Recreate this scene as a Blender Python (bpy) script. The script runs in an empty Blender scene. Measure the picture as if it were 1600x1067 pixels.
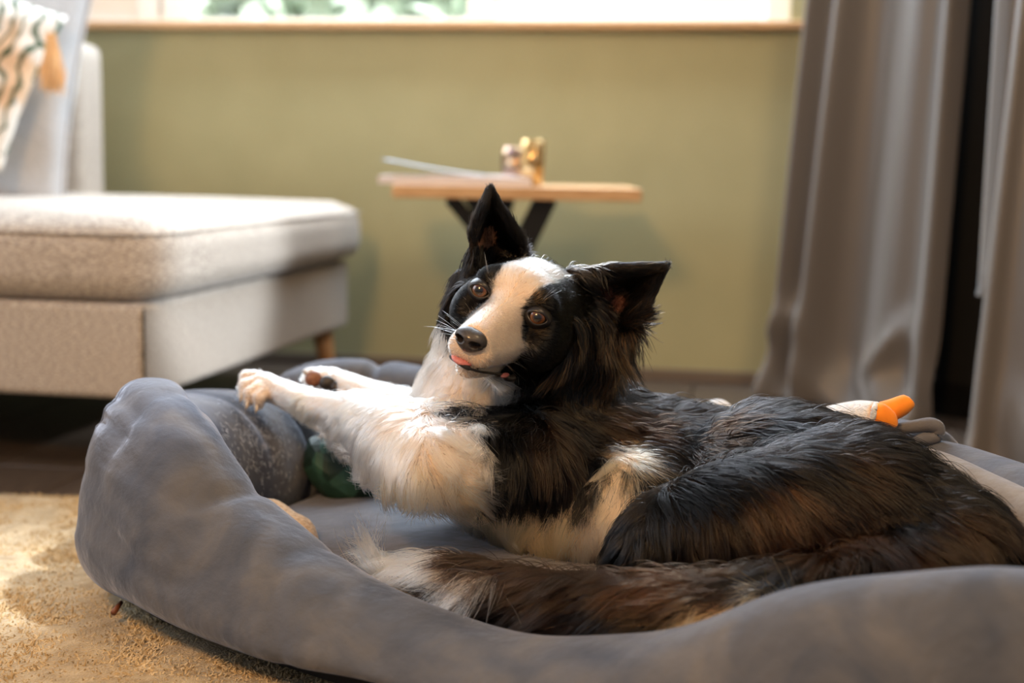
import bpy, bmesh, math, random
import numpy as np
from mathutils import Vector, Matrix, kdtree
random.seed(7); RNG = np.random.default_rng(11)
SC = bpy.context.scene
COL = SC.collection
PI = math.pi

# ------------------------------------------------------------------ camera
FPX = 2222.0; CAMH = 0.54
PITCH = math.atan((533.5-248)/FPX); ROLL = math.radians(1.0)
_R0 = np.array([1, 0, 0.]); _U0 = np.array([0, math.sin(PITCH), math.cos(PITCH)])
FW = np.array([0, math.cos(PITCH), -math.sin(PITCH)])
CR = _R0*math.cos(ROLL)+_U0*math.sin(ROLL)
CU = -_R0*math.sin(ROLL)+_U0*math.cos(ROLL)
C0 = np.array([0, 0, CAMH])
def P(px, py, Y):
    """world point seen at photo pixel px,py at distance Y in front of the camera"""
    d = FW+CR*(px-800)/FPX+CU*(533.5-py)/FPX
    return C0+d*(Y/d[1])
def PZ(px, py, z):
    d = FW+CR*(px-800)/FPX+CU*(533.5-py)/FPX
    return C0+d*((z-CAMH)/d[2])
cd = bpy.data.cameras.new('camera'); cam = bpy.data.objects.new('camera', cd); COL.objects.link(cam)
cd.sensor_width = 36; cd.lens = FPX*36/1600; cd.clip_start = .05
M = Matrix(((CR[0], CU[0], -FW[0], 0), (CR[1], CU[1], -FW[1], 0), (CR[2], CU[2], -FW[2], CAMH), (0, 0, 0, 1)))
cam.matrix_world = M
cd.dof.use_dof = True; cd.dof.focus_distance = 1.50; cd.dof.aperture_fstop = 2.6
SC.camera = cam

# ------------------------------------------------------------------ light and exposure
SC.view_settings.view_transform = 'Standard'; SC.view_settings.look = 'None'
SC.view_settings.gamma = 1; SC.view_settings.use_curve_mapping = False
SC.view_settings.exposure = 0.0
w = bpy.data.worlds.new('sky'); SC.world = w; w.use_nodes = True
bgn = w.node_tree.nodes['Background']; bgn.inputs[0].default_value = (.86, .9, 1.0, 1); bgn.inputs[1].default_value = 0.30
def area(name, loc, target, sx, sy, power, color, spread=180):
    l = bpy.data.lights.new(name, 'AREA'); l.shape = 'RECTANGLE'; l.size = sx; l.size_y = sy
    l.energy = power; l.color = color; l.spread = math.radians(spread)
    o = bpy.data.objects.new(name, l); COL.objects.link(o); o.location = loc
    o.rotation_euler = (Vector(target)-Vector(loc)).to_track_quat('-Z', 'Y').to_euler()
    return o
area('window_daylight', (-.1, 3.38, 1.62), (-.2, 1.5, .2), 2.0, 1.1, 88, (.76, .88, 1.0))
area('side_fill', (-2.3, 1.7, 1.5), (0, 1.7, .3), 1.3, 1.2, 26, (.74, .86, 1.0))  # unseen cool fill added on the left to cool the shadows
area('warm_lamp', (-.75, -.35, 1.75), (.0, 1.7, .1), .35, .35, 44, (1.0, .56, .22))
area('ceiling_lamp', (.9, .5, 2.2), (0, 1.9, 0), .6, .6, 24, (1.0, .68, .36))
def beam(loc, target, power, deg, blend):
    l = bpy.data.lights.new('daylight_spot', 'SPOT'); l.energy = power; l.color = (.84, .92, 1.0); l.spot_size = math.radians(deg); l.spot_blend = blend; l.shadow_soft_size = .05
    o = bpy.data.objects.new('daylight_spot', l); COL.objects.link(o); o.location = loc; o.rotation_euler = (Vector(target)-Vector(loc)).to_track_quat('-Z', 'Y').to_euler()
beam((.9, .9, 2.4), (-.70, 1.72, 0), 520, 10.0, .7)  # overhead spot added to throw the pale daylight band on the rug
beam((1.9, 1.0, 1.35), (-.54, 2.60, .35), 620, 12, .7)

# ------------------------------------------------------------------ material helpers
def new_mat(name):
    m = bpy.data.materials.new(name); m.use_nodes = True
    nt = m.node_tree; return m, nt, nt.nodes['Principled BSDF']
def ramp(nt, stops):
    r = nt.nodes.new('ShaderNodeValToRGB'); e = r.color_ramp.elements
    while len(e) < len(stops): e.new(.5)
    for k, (p, c) in enumerate(stops): e[k].position = p; e[k].color = (*c, 1)
    return r
def mat(name, c1, c2=None, rough=.6, scale=20, stretch=(1, 1, 1), bump=0, bscale=None, sheen=0, metal=0, coat=0, detail=6, lo=.35, hi=.65, spec=.5, bdist=.002):
    m, nt, b = new_mat(name)
    b.inputs['Roughness'].default_value = rough; b.inputs['Metallic'].default_value = metal
    b.inputs['Sheen Weight'].default_value = sheen; b.inputs['Coat Weight'].default_value = coat
    b.inputs['Specular IOR Level'].default_value = spec
    b.inputs['Sheen Roughness'].default_value = .4
    tc = nt.nodes.new('ShaderNodeTexCoord'); mp = nt.nodes.new('ShaderNodeMapping'); mp.inputs['Scale'].default_value = stretch
    nt.links.new(tc.outputs['Object'], mp.inputs['Vector'])
    nz = nt.nodes.new('ShaderNodeTexNoise'); nz.inputs['Scale'].default_value = scale; nz.inputs['Detail'].default_value = detail
    nt.links.new(mp.outputs[0], nz.inputs['Vector'])
    if c2 is None: b.inputs['Base Color'].default_value = (*c1, 1)
    else:
        r = ramp(nt, [(lo, c1), (hi, c2)]); nt.links.new(nz.outputs['Fac'], r.inputs[0]); nt.links.new(r.outputs[0], b.inputs['Base Color'])
    if bump:
        n2 = nz
        if bscale:
            n2 = nt.nodes.new('ShaderNodeTexNoise'); n2.inputs['Scale'].default_value = bscale; n2.inputs['Detail'].default_value = 5
            nt.links.new(mp.outputs[0], n2.inputs['Vector'])
        bp = nt.nodes.new('ShaderNodeBump'); bp.inputs['Strength'].default_value = bump; bp.inputs['Distance'].default_value = bdist
        nt.links.new(n2.outputs['Fac'], bp.inputs['Height']); nt.links.new(bp.outputs[0], b.inputs['Normal'])
    return m
MT = {}
MT['wall'] = mat('wall_paint', (.385, .365, .200), (.415, .392, .218), .75, 6, bump=.08, bscale=160)
MT['white'] = mat('white_paint', (.80, .78, .74), rough=.4)
MT['sill'] = mat('sill_wood', (.52, .30, .14), (.62, .38, .19), .45, 18, (1, 12, 12))
MT['tabletop'] = mat('table_oak', (.50, .28, .12), (.64, .40, .20), .45, 16, (1, 10, 10))
MT['legwood'] = mat('leg_wood', (.36, .17, .06), (.48, .25, .10), .45, 16, (8, 8, 1))
MT['black'] = mat('black_metal', (.012, .012, .012), rough=.45)
MT['blackcloth'] = mat('black_base', (.010, .010, .011), rough=.9)
MT['base'] = mat('skirting', (.15, .115, .085), rough=.5)
MT['plank'] = mat('floor_plank', (.050, .034, .025), (.085, .060, .042), .42, 14, (8, 1, 1), bump=.15)
MT['sofa'] = mat('sofa_fabric', (.185, .15, .12), (.55, .485, .415), .9, 520, (.28, .28, 1.3), bump=.5, bscale=420, sheen=.2, detail=4, lo=.38, hi=.60)
MT['sofa_dark'] = MT['sofa']
MT['pillow'] = mat('pillow_fabric', (.36, .37, .39), (.50, .51, .53), .9, 240, (.4, 1, 2), bump=.3, sheen=.3, lo=.3)
MT['velvet'] = None
MT['orange'] = mat('orange_felt', (.85, .24, .012), (.95, .30, .02), .85, 60, bump=.3, sheen=.3)
MT['plush'] = mat('white_plush', (.62, .66, .72), (.80, .82, .86), .95, 260, bump=.9, sheen=.4, bdist=.004)
MT['tan'] = mat('tan_fleece', (.42, .31, .21), (.62, .50, .38), .95, 220, bump=1, sheen=.3, bdist=.004)
MT['glass'] = None
def velvet(name, a, b_, c):
    m, nt, b = new_mat(name)
    tc = nt.nodes.new('ShaderNodeTexCoord')
    n1 = nt.nodes.new('ShaderNodeTexNoise'); n1.inputs['Scale'].default_value = 13; n1.inputs['Detail'].default_value = 5; n1.inputs['Distortion'].default_value = .8
    nt.links.new(tc.outputs['Object'], n1.inputs[0])
    r = ramp(nt, [(.30, a), (.52, b_), (.72, c)]); nt.links.new(n1.outputs['Fac'], r.inputs[0])
    nt.links.new(r.outputs[0], b.inputs['Base Color'])
    b.inputs['Roughness'].default_value = .85; b.inputs['Sheen Weight'].default_value = .42; b.inputs['Sheen Roughness'].default_value = .35
    b.inputs['Sheen Tint'].default_value = (.75, .82, 1, 1); b.inputs['Specular IOR Level'].default_value = .2
    n2 = nt.nodes.new('ShaderNodeTexNoise'); n2.inputs['Scale'].default_value = 900; n2.inputs['Detail'].default_value = 2
    nt.links.new(tc.outputs['Object'], n2.inputs[0])
    n3 = nt.nodes.new('ShaderNodeTexNoise'); n3.inputs['Scale'].default_value = 22; n3.inputs['Detail'].default_value = 4
    nt.links.new(tc.outputs['Object'], n3.inputs[0])
    b1 = nt.nodes.new('ShaderNodeBump'); b1.inputs['Strength'].default_value = .35; b1.inputs['Distance'].default_value = .001
    b2 = nt.nodes.new('ShaderNodeBump'); b2.inputs['Strength'].default_value = .55; b2.inputs['Distance'].default_value = .012
    nt.links.new(n2.outputs['Fac'], b1.inputs['Height']); nt.links.new(n3.outputs['Fac'], b2.inputs['Height'])
    nt.links.new(b2.outputs[0], b1.inputs['Normal']); nt.links.new(b1.outputs[0], b.inputs['Normal'])
    return m
MT['velvet'] = velvet('blue_grey_velvet', (.056, .067, .093), (.088, .096, .118), (.125, .126, .136))
MT['velvet_in'] = velvet('grey_velvet', (.085, .085, .098), (.115, .114, .126), (.15, .147, .153))
MT['lining'] = velvet('taupe_lining', (.17, .152, .135), (.21, .19, .17), (.26, .235, .21))
def curtain_mat():
    m, nt, b = new_mat('curtain_satin')
    b.inputs['Base Color'].default_value = (.118, .104, .092, 1); b.inputs['Roughness'].default_value = .42
    b.inputs['Sheen Weight'].default_value = .3; b.inputs['Specular IOR Level'].default_value = .45
    return m
MT['curtain'] = curtain_mat()

# ------------------------------------------------------------------ object helpers
def link(name, me, m=None, parent=None, smooth=True):
    o = bpy.data.objects.new(name, me); COL.objects.link(o)
    if m is not None: me.materials.append(m)
    if parent is not None: o.parent = parent
    if smooth:
        for p in me.polygons: p.use_smooth = True
    return o
def tag(o, label=None, cat=None, group=None, kind=None):
    if label: o['label'] = label
    if cat: o['category'] = cat
    if group: o['group'] = group
    if kind: o['kind'] = kind
    return o
def empty(name, loc, rz=0):
    o = bpy.data.objects.new(name, None); COL.objects.link(o); o.location = loc; o.rotation_euler = (0, 0, rz); o.empty_display_size = .05
    return o
def mesh_from(name, v, f):
    me = bpy.data.meshes.new(name); me.from_pydata([tuple(map(float, q)) for q in v], [], f); me.update(); return me
def bm_obj(name, bm, m, parent=None, smooth=True):
    bmesh.ops.recalc_face_normals(bm, faces=bm.faces)
    me = bpy.data.meshes.new(name); bm.to_mesh(me); bm.free(); return link(name, me, m, parent, smooth)
def box(name, lo, hi, m, parent=None, bev=.004, seg=2, smooth=False):
    bm = bmesh.new(); bmesh.ops.create_cube(bm, size=1)
    for v in bm.verts:
        v.co = Vector([lo[k]+(v.co[k]+.5)*(hi[k]-lo[k]) for k in range(3)])
    if bev: bmesh.ops.bevel(bm, geom=bm.edges[:]+bm.verts[:], offset=bev, segments=seg, profile=.5, affect='EDGES')
    return bm_obj(name, bm, m, parent, smooth)
def bar_between(name, a, b_, w_, d_, m, parent=None, side=(1, 0, 0), bev=.003):
    a = Vector(a); b_ = Vector(b_); z = (b_-a).normalized(); x = Vector(side); x = (x-z*x.dot(z)).normalized(); y = z.cross(x)
    bm = bmesh.new(); bmesh.ops.create_cube(bm, size=1); L = (b_-a).length
    for v in bm.verts: v.co = a+x*v.co.x*w_+y*v.co.y*d_+z*(v.co.z+.5)*L
    bmesh.ops.bevel(bm, geom=bm.edges[:], offset=bev, segments=2, affect='EDGES')
    return bm_obj(name, bm, m, parent, False)
def tube(name, pts, rad, m, parent=None, n=12, cap=True, flat=None):
    """swept tube; rad list or number; flat=(normal, factor) squashes the section"""
    pts = [Vector(p) for p in pts]; v = []; f = []
    for i, p in enumerate(pts):
        t = (pts[min(i+1, len(pts)-1)]-pts[max(i-1, 0)]).normalized()
        ref = Vector((0, 0, 1)) if abs(t.z) < .9 else Vector((1, 0, 0))
        if flat: ref = Vector(flat[0])
        x = t.cross(ref).normalized(); y = x.cross(t).normalized()
        r = rad[i] if hasattr(rad, '__len__') else rad
        for k in range(n):
            a = 2*PI*k/n
            v.append(p+x*math.cos(a)*r+y*math.sin(a)*r*(flat[1] if flat else 1))
    for i in range(len(pts)-1):
        for k in range(n): f.append((i*n+k, i*n+(k+1) % n, (i+1)*n+(k+1) % n, (i+1)*n+k))
    if cap: f.append(tuple(range(n-1, -1, -1))); f.append(tuple((len(pts)-1)*n+k for k in range(n)))
    return link(name, mesh_from(name, v, f), m, parent)
def catmull(ctrl, n, closed=True):
    c = np.array(ctrl, float); out = []; N = len(c)
    segs = N if closed else N-1
    for i in range(segs):
        if closed: a, b_, d, e = c[(i-1) % N], c[i], c[(i+1) % N], c[(i+2) % N]
        else: a, b_, d, e = c[max(i-1, 0)], c[i], c[i+1], c[min(i+2, N-1)]
        for k in range(n):
            t = k/n
            out.append(.5*((2*b_)+(-a+d)*t+(2*a-5*b_+4*d-e)*t*t+(-a+3*b_-3*d+e)*t**3))
    if not closed: out.append(c[-1])
    return np.array(out)
def vnoise(p, s, seed=0):
    """cheap smooth noise, p (n,3)"""
    r = np.random.default_rng(seed); out = np.zeros(len(p))
    for k in range(7):
        d = r.normal(size=3); d /= np.linalg.norm(d); out += np.sin((p@d)*s*r.uniform(.6, 1.7)+r.uniform(0, 6.28))
    return out/7*1.6
def hair(name, pos, radii, cols, m, parent, npts):
    """pos (n,npts,3) radii (npts,) or (n,npts) cols (n,3)"""
    n = len(pos); c = bpy.data.hair_curves.new(name); c.add_curves([npts]*n)
    c.attributes['position'].data.foreach_set('vector', np.ascontiguousarray(pos, dtype=np.float32).ravel())
    ra = c.attributes.get('radius') or c.attributes.new('radius', 'FLOAT', 'POINT')
    rr = np.broadcast_to(np.asarray(radii, dtype=np.float32), (n, npts)).astype(np.float32)
    ra.data.foreach_set('value', np.ascontiguousarray(rr).ravel())
    ca = c.attributes.new('tint', 'FLOAT_COLOR', 'CURVE')
    cc = np.ones((n, 4), np.float32); cc[:, :3] = cols; ca.data.foreach_set('color', cc.ravel())
    c.materials.append(m)
    o = bpy.data.objects.new(name, c); COL.objects.link(o)
    if parent: o.parent = parent
    return o

# ------------------------------------------------------------------ the room (turned 10.5 degrees)
A = math.radians(10.5)
E1 = np.array([math.cos(A), -math.sin(A), 0]); EV = np.array([math.sin(A), math.cos(A), 0])
ROOM = np.array([0, 3.57, 0.])                       # a point on the back wall; local x along wall, y away
def room_empty(name): return empty(name, tuple(ROOM), -A)
def inroom(o): o.location = tuple(ROOM); o.rotation_euler = (0, 0, -A); return o
WX0, WX1 = -2.6, .70
SILLZ = .872
wall = inroom(box('wall_back', (WX0, 0, 0), (WX1, .25, SILLZ-.004), MT['wall'], bev=0)); tag(wall, kind='structure')
for nm, lo, hi in (('wall_panel', (WX0, 0, SILLZ-.004), (-1.75, .25, 2.5)), ('wall_panel', (-1.75, 0, 2.25), (.66, .25, 2.5)), ('wall_panel', (.66, 0, SILLZ-.004), (WX1, .25, 2.5))):
    o = box(nm, lo, hi, MT['wall'], wall, bev=0)
wl = box('wall_left', (0, 0, 0), (.2, 5.2, 2.5), MT['white'], bev=0); wl.location = tuple(ROOM+E1*(WX0-.2)-EV*5.0); wl.rotation_euler = (0, 0, -A); tag(wl, kind='structure')
ceil = inroom(box('ceiling', (WX0, -2.3, 2.5), (2.6, .25, 2.6), MT['white'], bev=0)); tag(ceil, kind='structure')
bb = inroom(box('baseboard_back', (WX0, -.014, 0), (WX1, -.001, .030), MT['base'], bev=.002)); tag(bb, kind='structure')
sill = inroom(box('trim_1', (-1.80, -.05, SILLZ-.018), (.69, .16, SILLZ), MT['sill'], bev=.004)); tag(sill, 'light wooden window sill board', kind='structure')
# floor of planks
fl = box('floor', (-3, -4.6, -.05), (3, 1.2, -.014), MT['blackcloth'], bev=0); inroom(fl); tag(fl, kind='structure')
def plank_mesh(L, W):
    bm = bmesh.new(); bmesh.ops.create_cube(bm, size=1)
    for v in bm.verts: v.co = Vector((v.co.x*(W-.003), v.co.y*(L-.003), v.co.z*.014-.007))
    bmesh.ops.bevel(bm, geom=[e for e in bm.edges if e.verts[0].co.z > -.003 and e.verts[1].co.z > -.003], offset=.0015, segments=1, affect='EDGES')
    me = bpy.data.meshes.new('plank'); bm.to_mesh(me); bm.free(); me.materials.append(MT['plank']); return me
pm = plank_mesh(1.2, .19)
k = 0
for ix in range(20):
    for iy in range(5):
        o = bpy.data.objects.new('floor_plank', pm); COL.objects.link(o); o.parent = fl
        o.location = (-2.1+ix*.19, -3.9+iy*1.2+(ix % 3)*.4, 0)
# window
win = room_empty('window_1'); tag(win, 'white framed window above the wooden sill', kind='structure')
def wb(n, lo, hi, m=None, bev=.004): return box(n, lo, hi, m or MT['white'], win, bev=bev)
wb('frame_rail', (-1.75, .10, SILLZ), (.66, .16, SILLZ+.022))
wb('frame_rail', (-1.75, .10, 2.19), (.66, .16, 2.25))
for x0, x1 in ((-1.75, -1.70), (-1.045, -.985), (-.972, -.895), (-.145, -.09), (.60, .66)): wb('frame_post', (x0, .09, SILLZ), (x1, .16, 2.22))
gm, nt, b = new_mat('window_glass'); b.inputs['Transmission Weight'].default_value = 1; b.inputs['Roughness'].default_value = 0; b.inputs['IOR'].default_value = 1.05; b.inputs['Base Color'].default_value = (1, 1, 1, 1)
MT['glass'] = gm
wb('pane', (-.895, .125, SILLZ+.022), (-.145, .129, 2.19), gm, 0)
MT['blind'] = mat('blind_cloth', (.84, .80, .73), rough=.85)
wb('blind', (-1.70, .118, SILLZ+.022), (-1.045, .124, 2.19), MT['blind'], 0); wb('blind', (-.09, .118, SILLZ+.022), (.60, .124, 2.19), MT['blind'], 0)
# hedge outside
hv = []; hf = []
for k in range(9000):
    c = np.array([RNG.uniform(-2.4, 1.9), RNG.uniform(1.5, 2.1), RNG.uniform(.3, 1.7)])
    a = RNG.normal(size=3); a /= np.linalg.norm(a); b2 = np.cross(a, RNG.normal(size=3)); b2 /= np.linalg.norm(b2); s = .075
    i = len(hv); hv += [c-a*s, c-b2*s*.5, c+a*s, c+b2*s*.5]; hf.append((i, i+1, i+2, i+3))
MT['leaf'] = mat('hedge_leaf', (.66, .76, .62), (.82, .88, .80), .6, 3)  # leaf tones paled to put the outdoor overexposure into the colour
hed = inroom(link('hedge', mesh_from('hedge', hv, hf), MT['leaf'], smooth=False)); tag(hed, 'pale green hedge outside behind the window glass', 'hedge', kind='stuff')
area('garden_light', tuple(ROOM+EV*.6+np.array([0, 0, 2.6])), tuple(ROOM+EV*2.0+np.array([0, 0, .8])), 2.5, 1.0, 260, (.92, .97, 1))
area('sill_light', tuple(ROOM+E1*-.3-EV*.02+np.array([0, 0, 1.9])), tuple(ROOM+E1*-.3+EV*.08+np.array([0, 0, .9])), 2.0, .1, 7, (.9, .95, 1))

# patio door behind the curtains; frame and pane blackened to paint the shaded gap
dr = empty('door_1', (.68, 3.36, 0), math.radians(-50)); tag(dr, 'patio door behind the curtains, black for the shaded gap', kind='structure')
box('frame_post', (0, 0, 0), (.07, .07, 2.3), MT['black'], dr); box('frame_post', (.38, 0, 0), (.62, .07, 2.3), MT['black'], dr)
box('frame_post', (1.3, 0, 0), (1.4, .07, 2.3), MT['black'], dr); box('frame_rail', (0, 0, 0), (1.4, .07, .08), MT['black'], dr); box('frame_rail', (0, 0, 2.23), (1.4, .07, 2.3), MT['black'], dr)
box('pane', (.07, .03, .08), (1.3, .036, 2.23), MT['black'], dr, bev=0)
wr = box('wall_right', (1.4, 0, 0), (3.6, .2, 2.5), MT['wall'], bev=0); wr.location = (.68, 3.36, 0); wr.rotation_euler = (0, 0, math.radians(-50)); tag(wr, kind='structure')

# curtains
def curtain(name, bot, top, waves, label, amp=.03, ztop=2.35, puddle=.0, seed=0, ph=0, parent=None, zb=.004):
    """bot/top: (x0,y0,x1,y1) of the hem and of the head"""
    nu, nv = 140, 70; v = []; f = []
    r = random.Random(seed)
    for j in range(nv+1):
        t = j/nv; z = zb+(ztop-zb)*t**1.25
        for i in range(nu+1):
            s = i/nu
            hz = min(z/.95, 1)
            bx = np.array([bot[0]+(bot[2]-bot[0])*s, bot[1]+(bot[3]-bot[1])*s]); tx = np.array([top[0]+(top[2]-top[0])*s, top[1]+(top[3]-top[1])*s])
            q = bx*(1-hz)+tx*hz
            d = np.array([bot[2]-bot[0], bot[3]-bot[1]]); d /= np.linalg.norm(d); nrm = np.array([d[1], -d[0]])
            if nrm[1] > 0: nrm = -nrm
            off = 0
            for (c, wd, a) in waves: off += a*math.exp(-((s-c)/wd)**2)
            off *= amp*(1+.25*math.sin(z*2+s*5+ph))
            # buckled cloth near the floor
            pu = math.exp(-(z/.10)**2)*puddle
            off += pu*(.6+.5*math.sin(s*17+ph+z*26))+puddle*.55*math.exp(-((z-.14-.06*math.sin(s*9+ph))/.035)**2)*(.5+.5*math.sin(s*11+ph*2))
            q = q+nrm*off
            v.append((q[0], q[1], z))
    for j in range(nv):
        for i in range(nu): a = j*(nu+1)+i; f.append((a, a+1, a+nu+2, a+nu+1))
    o = link(name, mesh_from(name, v, f), MT['curtain'], parent)
    so = o.modifiers.new('s', 'SOLIDIFY'); so.thickness = .003
    if label: tag(o, label, 'curtain')
    return o
c1 = curtain('curtain', (.610, 3.30, .890, 2.93), (.665, 3.26, .93, 2.95), [(.06, .05, 1.2), (.27, .07, 1.6), (.48, .09, -.6), (.70, .10, .8), (.93, .06, 1.5)],
        'grey satin curtain hanging left of the black gap', amp=.035, puddle=.045, seed=3)
c2 = curtain('curtain', (.835, 2.55, 1.25, 2.30), (.90, 2.60, 1.22, 2.36), [(.03, .04, .8), (.25, .10, .7), (.5, .12, -.4), (.85, .1, 1)],
        'grey satin curtain nearest the right edge of the photo', amp=.03, puddle=.03, seed=5, ph=2)
# inner fold of that curtain, gathered behind its edge
fv = []; ff = []
for j in range(41):
    z = .30+2.05*(j/40); hz = min(max((z-.30)/.65, 0), 1)
    for i in range(13):
        s = i/12; x0, x1 = .905, .905+.10*hz**.8
        fv.append((x0+(x1-x0)*s-.03, 2.67-.03*math.sin(s*PI), z))
for j in range(40):
    for i in range(12): a = j*13+i; ff.append((a, a+1, a+14, a+13))
o = link('curtain_fold', mesh_from('curtain_fold', fv, ff), MT['curtain'], c2); o.modifiers.new('s', 'SOLIDIFY').thickness = .003

# ------------------------------------------------------------------ rug
def rug():
    nx, ny = 150, 130; xs = np.linspace(-1.7, .62, nx); ys = np.linspace(.55, 2.15, ny)
    X, Y = np.meshgrid(xs, ys); p = np.stack([X.ravel(), Y.ravel(), np.zeros(nx*ny)], 1)
    h = .012+.0016*vnoise(p, 90, 1)+.0022*vnoise(p, 40, 2)+.0008*RNG.normal(size=len(p))
    e = np.minimum.reduce([p[:, 0]+1.7, .62-p[:, 0], p[:, 1]-.55, 2.15-p[:, 1]]); h = h*np.clip(e/.012, 0.05, 1)
    p[:, 2] = h; p[:, 1] += .006*np.sin(p[:, 0]*30)*(p[:, 1] > 2.1)
    f = [(j*nx+i, j*nx+i+1, (j+1)*nx+i+1, (j+1)*nx+i) for j in range(ny-1) for i in range(nx-1)]
    m = mat('rug_wool', (.34, .235, .11), (.56, .43, .25), .95, 45, bump=1, bscale=300, sheen=.3, lo=.3, hi=.7, bdist=.006)
    o = link('rug', mesh_from('rug', p, f), m); tag(o, 'cream and ochre shaggy wool rug under the dog bed', 'rug')
    return o
rug_o = rug()
def tint_mat(name, rough=.5, spec=.3):
    m, nt, b = new_mat(name); at = nt.nodes.new('ShaderNodeAttribute'); at.attribute_name = 'tint'
    nt.links.new(at.outputs['Color'], b.inputs['Base Color']); b.inputs['Roughness'].default_value = rough; b.inputs['Specular IOR Level'].default_value = spec
    return m
MT['tint'] = tint_mat('yarn', .9, .1)
n = 110000
rt = np.stack([RNG.uniform(-1.15, -.15, n), RNG.uniform(1.15, 2.155, n), np.full(n, .008)], 1)
keep = (rt[:, 0] < -.42+(1.66-rt[:, 1])*1.3) | (rt[:, 1] > 1.6); rt = rt[keep]; n = len(rt)
d = np.stack([vnoise(rt, 30, 5)+.6*RNG.normal(size=n), vnoise(rt, 30, 6)+.6*RNG.normal(size=n), np.full(n, .9)], 1); d /= np.linalg.norm(d, axis=1)[:, None]
L = RNG.uniform(.005, .012, n)[:, None]
pos = np.stack([rt+d*L*t+np.array([0, 0, -1])*L*t*t*.3 for t in (0, .5, 1)], 1)
cmix = np.clip(.5+.35*vnoise(rt, 14, 8)+.25*RNG.normal(size=n), 0, 1)[:, None]
cols = np.array([.38, .26, .125])*(1-cmix)+np.array([.64, .51, .32])*cmix
ro = hair('pile', pos, [.0011, .0010, .0005], cols, MT['tint'], rug_o, 3); tag(ro, kind='stuff')

# ------------------------------------------------------------------ sofa
S0 = PZ(227, 627, .133)
def sofa_empty(name): return empty(name, (S0[0], S0[1], 0), -A)
def puff_box(name, lo, hi, m, parent, r=.045, puff=.02, nx=28, ny=28, nz=12, sag=0, seam=True):
    """rounded, slightly inflated upholstery block"""
    bm = bmesh.new(); bmesh.ops.create_cube(bm, size=2)
    bmesh.ops.subdivide_edges(bm, edges=bm.edges[:], cuts=23, use_grid_fill=True)
    c = [(lo[k]+hi[k])/2 for k in range(3)]; h = [(hi[k]-lo[k])/2 for k in range(3)]
    for v in bm.verts:
        q = [v.co[k]*h[k] for k in range(3)]
        inner = [max(-h[k]+r, min(h[k]-r, q[k])) for k in range(3)]
        dd = Vector([q[k]-inner[k] for k in range(3)])
        if dd.length > 1e-6:
            dn = dd.normalized(); mx = max(abs(dd[k]) for k in range(3)); q = [inner[k]+dn[k]*mx for k in range(3)]
        u = [q[k]/h[k] for k in range(3)]
        for k in range(3):
            o1, o2 = (k+1) % 3, (k+2) % 3
            q[k] += puff*u[k]*(1-u[o1]**4)*(1-u[o2]**4)
        v.co = Vector([c[k]+q[k] for k in range(3)])
    return bm_obj(name, bm, m, parent, True)
sofa = sofa_empty('sofa'); tag(sofa, 'light grey beige fabric sofa with chaise and wooden legs', 'sofa')
box('base', (-1.5, 0, .133), (0, 1.13, .292), MT['sofa'], sofa, bev=.012, seg=3)
puff_box('seat_cushion', (-1.5, -.01, .290), (.030, 1.16, .432), MT['sofa'], sofa, r=.055, puff=.012)
tube('seam_piping', [(-1.5, -.012, .408), (-.05, -.014, .407), (-.012, -.006, .407), (.018, .015, .407), (.030, .06, .408), (.036, 1.0, .408), (.030, 1.12, .408)], .0028, MT['sofa'], sofa, n=6)
puff_box('backrest', (-1.5, .99, .30), (-.628, 1.14, .80), MT['sofa'], sofa, r=.03, puff=.004)
for (x, y) in ((-.035, 1.06), (-1.3, .08), (-1.3, 1.05)):
    tube('leg', [(x-.012, y, .14), (x+.012, y+.0, .0)], [.026, .014], MT['legwood'], sofa, n=20)
box('seam', (-.0015, -.0015, .14), (.001, .001, .286), MT['black'], sofa, bev=0)

def cushion(name, loc, rot, W, Hh, T, m, label, cat, parent=None, seam=True):
    n_ = 36; v = []; f = []
    for side in (1, -1):
        for j in range(n_+1):
            for i in range(n_+1):
                a, b_ = i/n_*2-1, j/n_*2-1
                e = max(0, (1-abs(a)**2.6)*(1-abs(b_)**2.6))**.42
                pin = 1-.07*(1-abs(b_)**2)*abs(a)**3; pin2 = 1-.07*(1-abs(a)**2)*abs(b_)**3
                wr_ = .004*math.sin(a*9+b_*4)*e+.003*math.sin(b_*15-a*5)*e
                v.append((a*W/2*pin, side*(T/2*e+wr_), b_*Hh/2*pin2))
        o_ = 0 if side == 1 else (n_+1)**2
        for j in range(n_):
            for i in range(n_):
                q = o_+j*(n_+1)+i; qq = (q, q+1, q+n_+2, q+n_+1); f.append(qq if side == -1 else qq[::-1])
    me = mesh_from(name, v, f); bm = bmesh.new(); bm.from_mesh(me); bmesh.ops.remove_doubles(bm, verts=bm.verts, dist=.0008)
    bmesh.ops.recalc_face_normals(bm, faces=bm.faces); bm.to_mesh(me); bm.free()
    o = link(name, me, m, parent); o.location = loc; o.rotation_euler = rot
    if label: tag(o, label, cat)
    if seam:
        pts = []
        for s in range(4):
            for q in range(12):
                t = q/12*2-1; a, b_ = [(t, -1), (1, t), (-t, 1), (-1, -t)][s]
                pts.append((a*W/2*(1-.07*(1-b_*b_)*abs(a)**3), 0, b_*Hh/2*(1-.07*(1-a*a)*abs(b_)**3)))
        pts.append(pts[0]); tube('piping', pts, .005, m, o, n=8)
    return o
cushion('back_cushion', tuple(P(-60, 110, 3.16)), (math.radians(-14), math.radians(4), -A+.05), .56, .60, .17, MT['pillow'], 'large pale grey back cushion leaning on the sofa', 'cushion')
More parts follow.
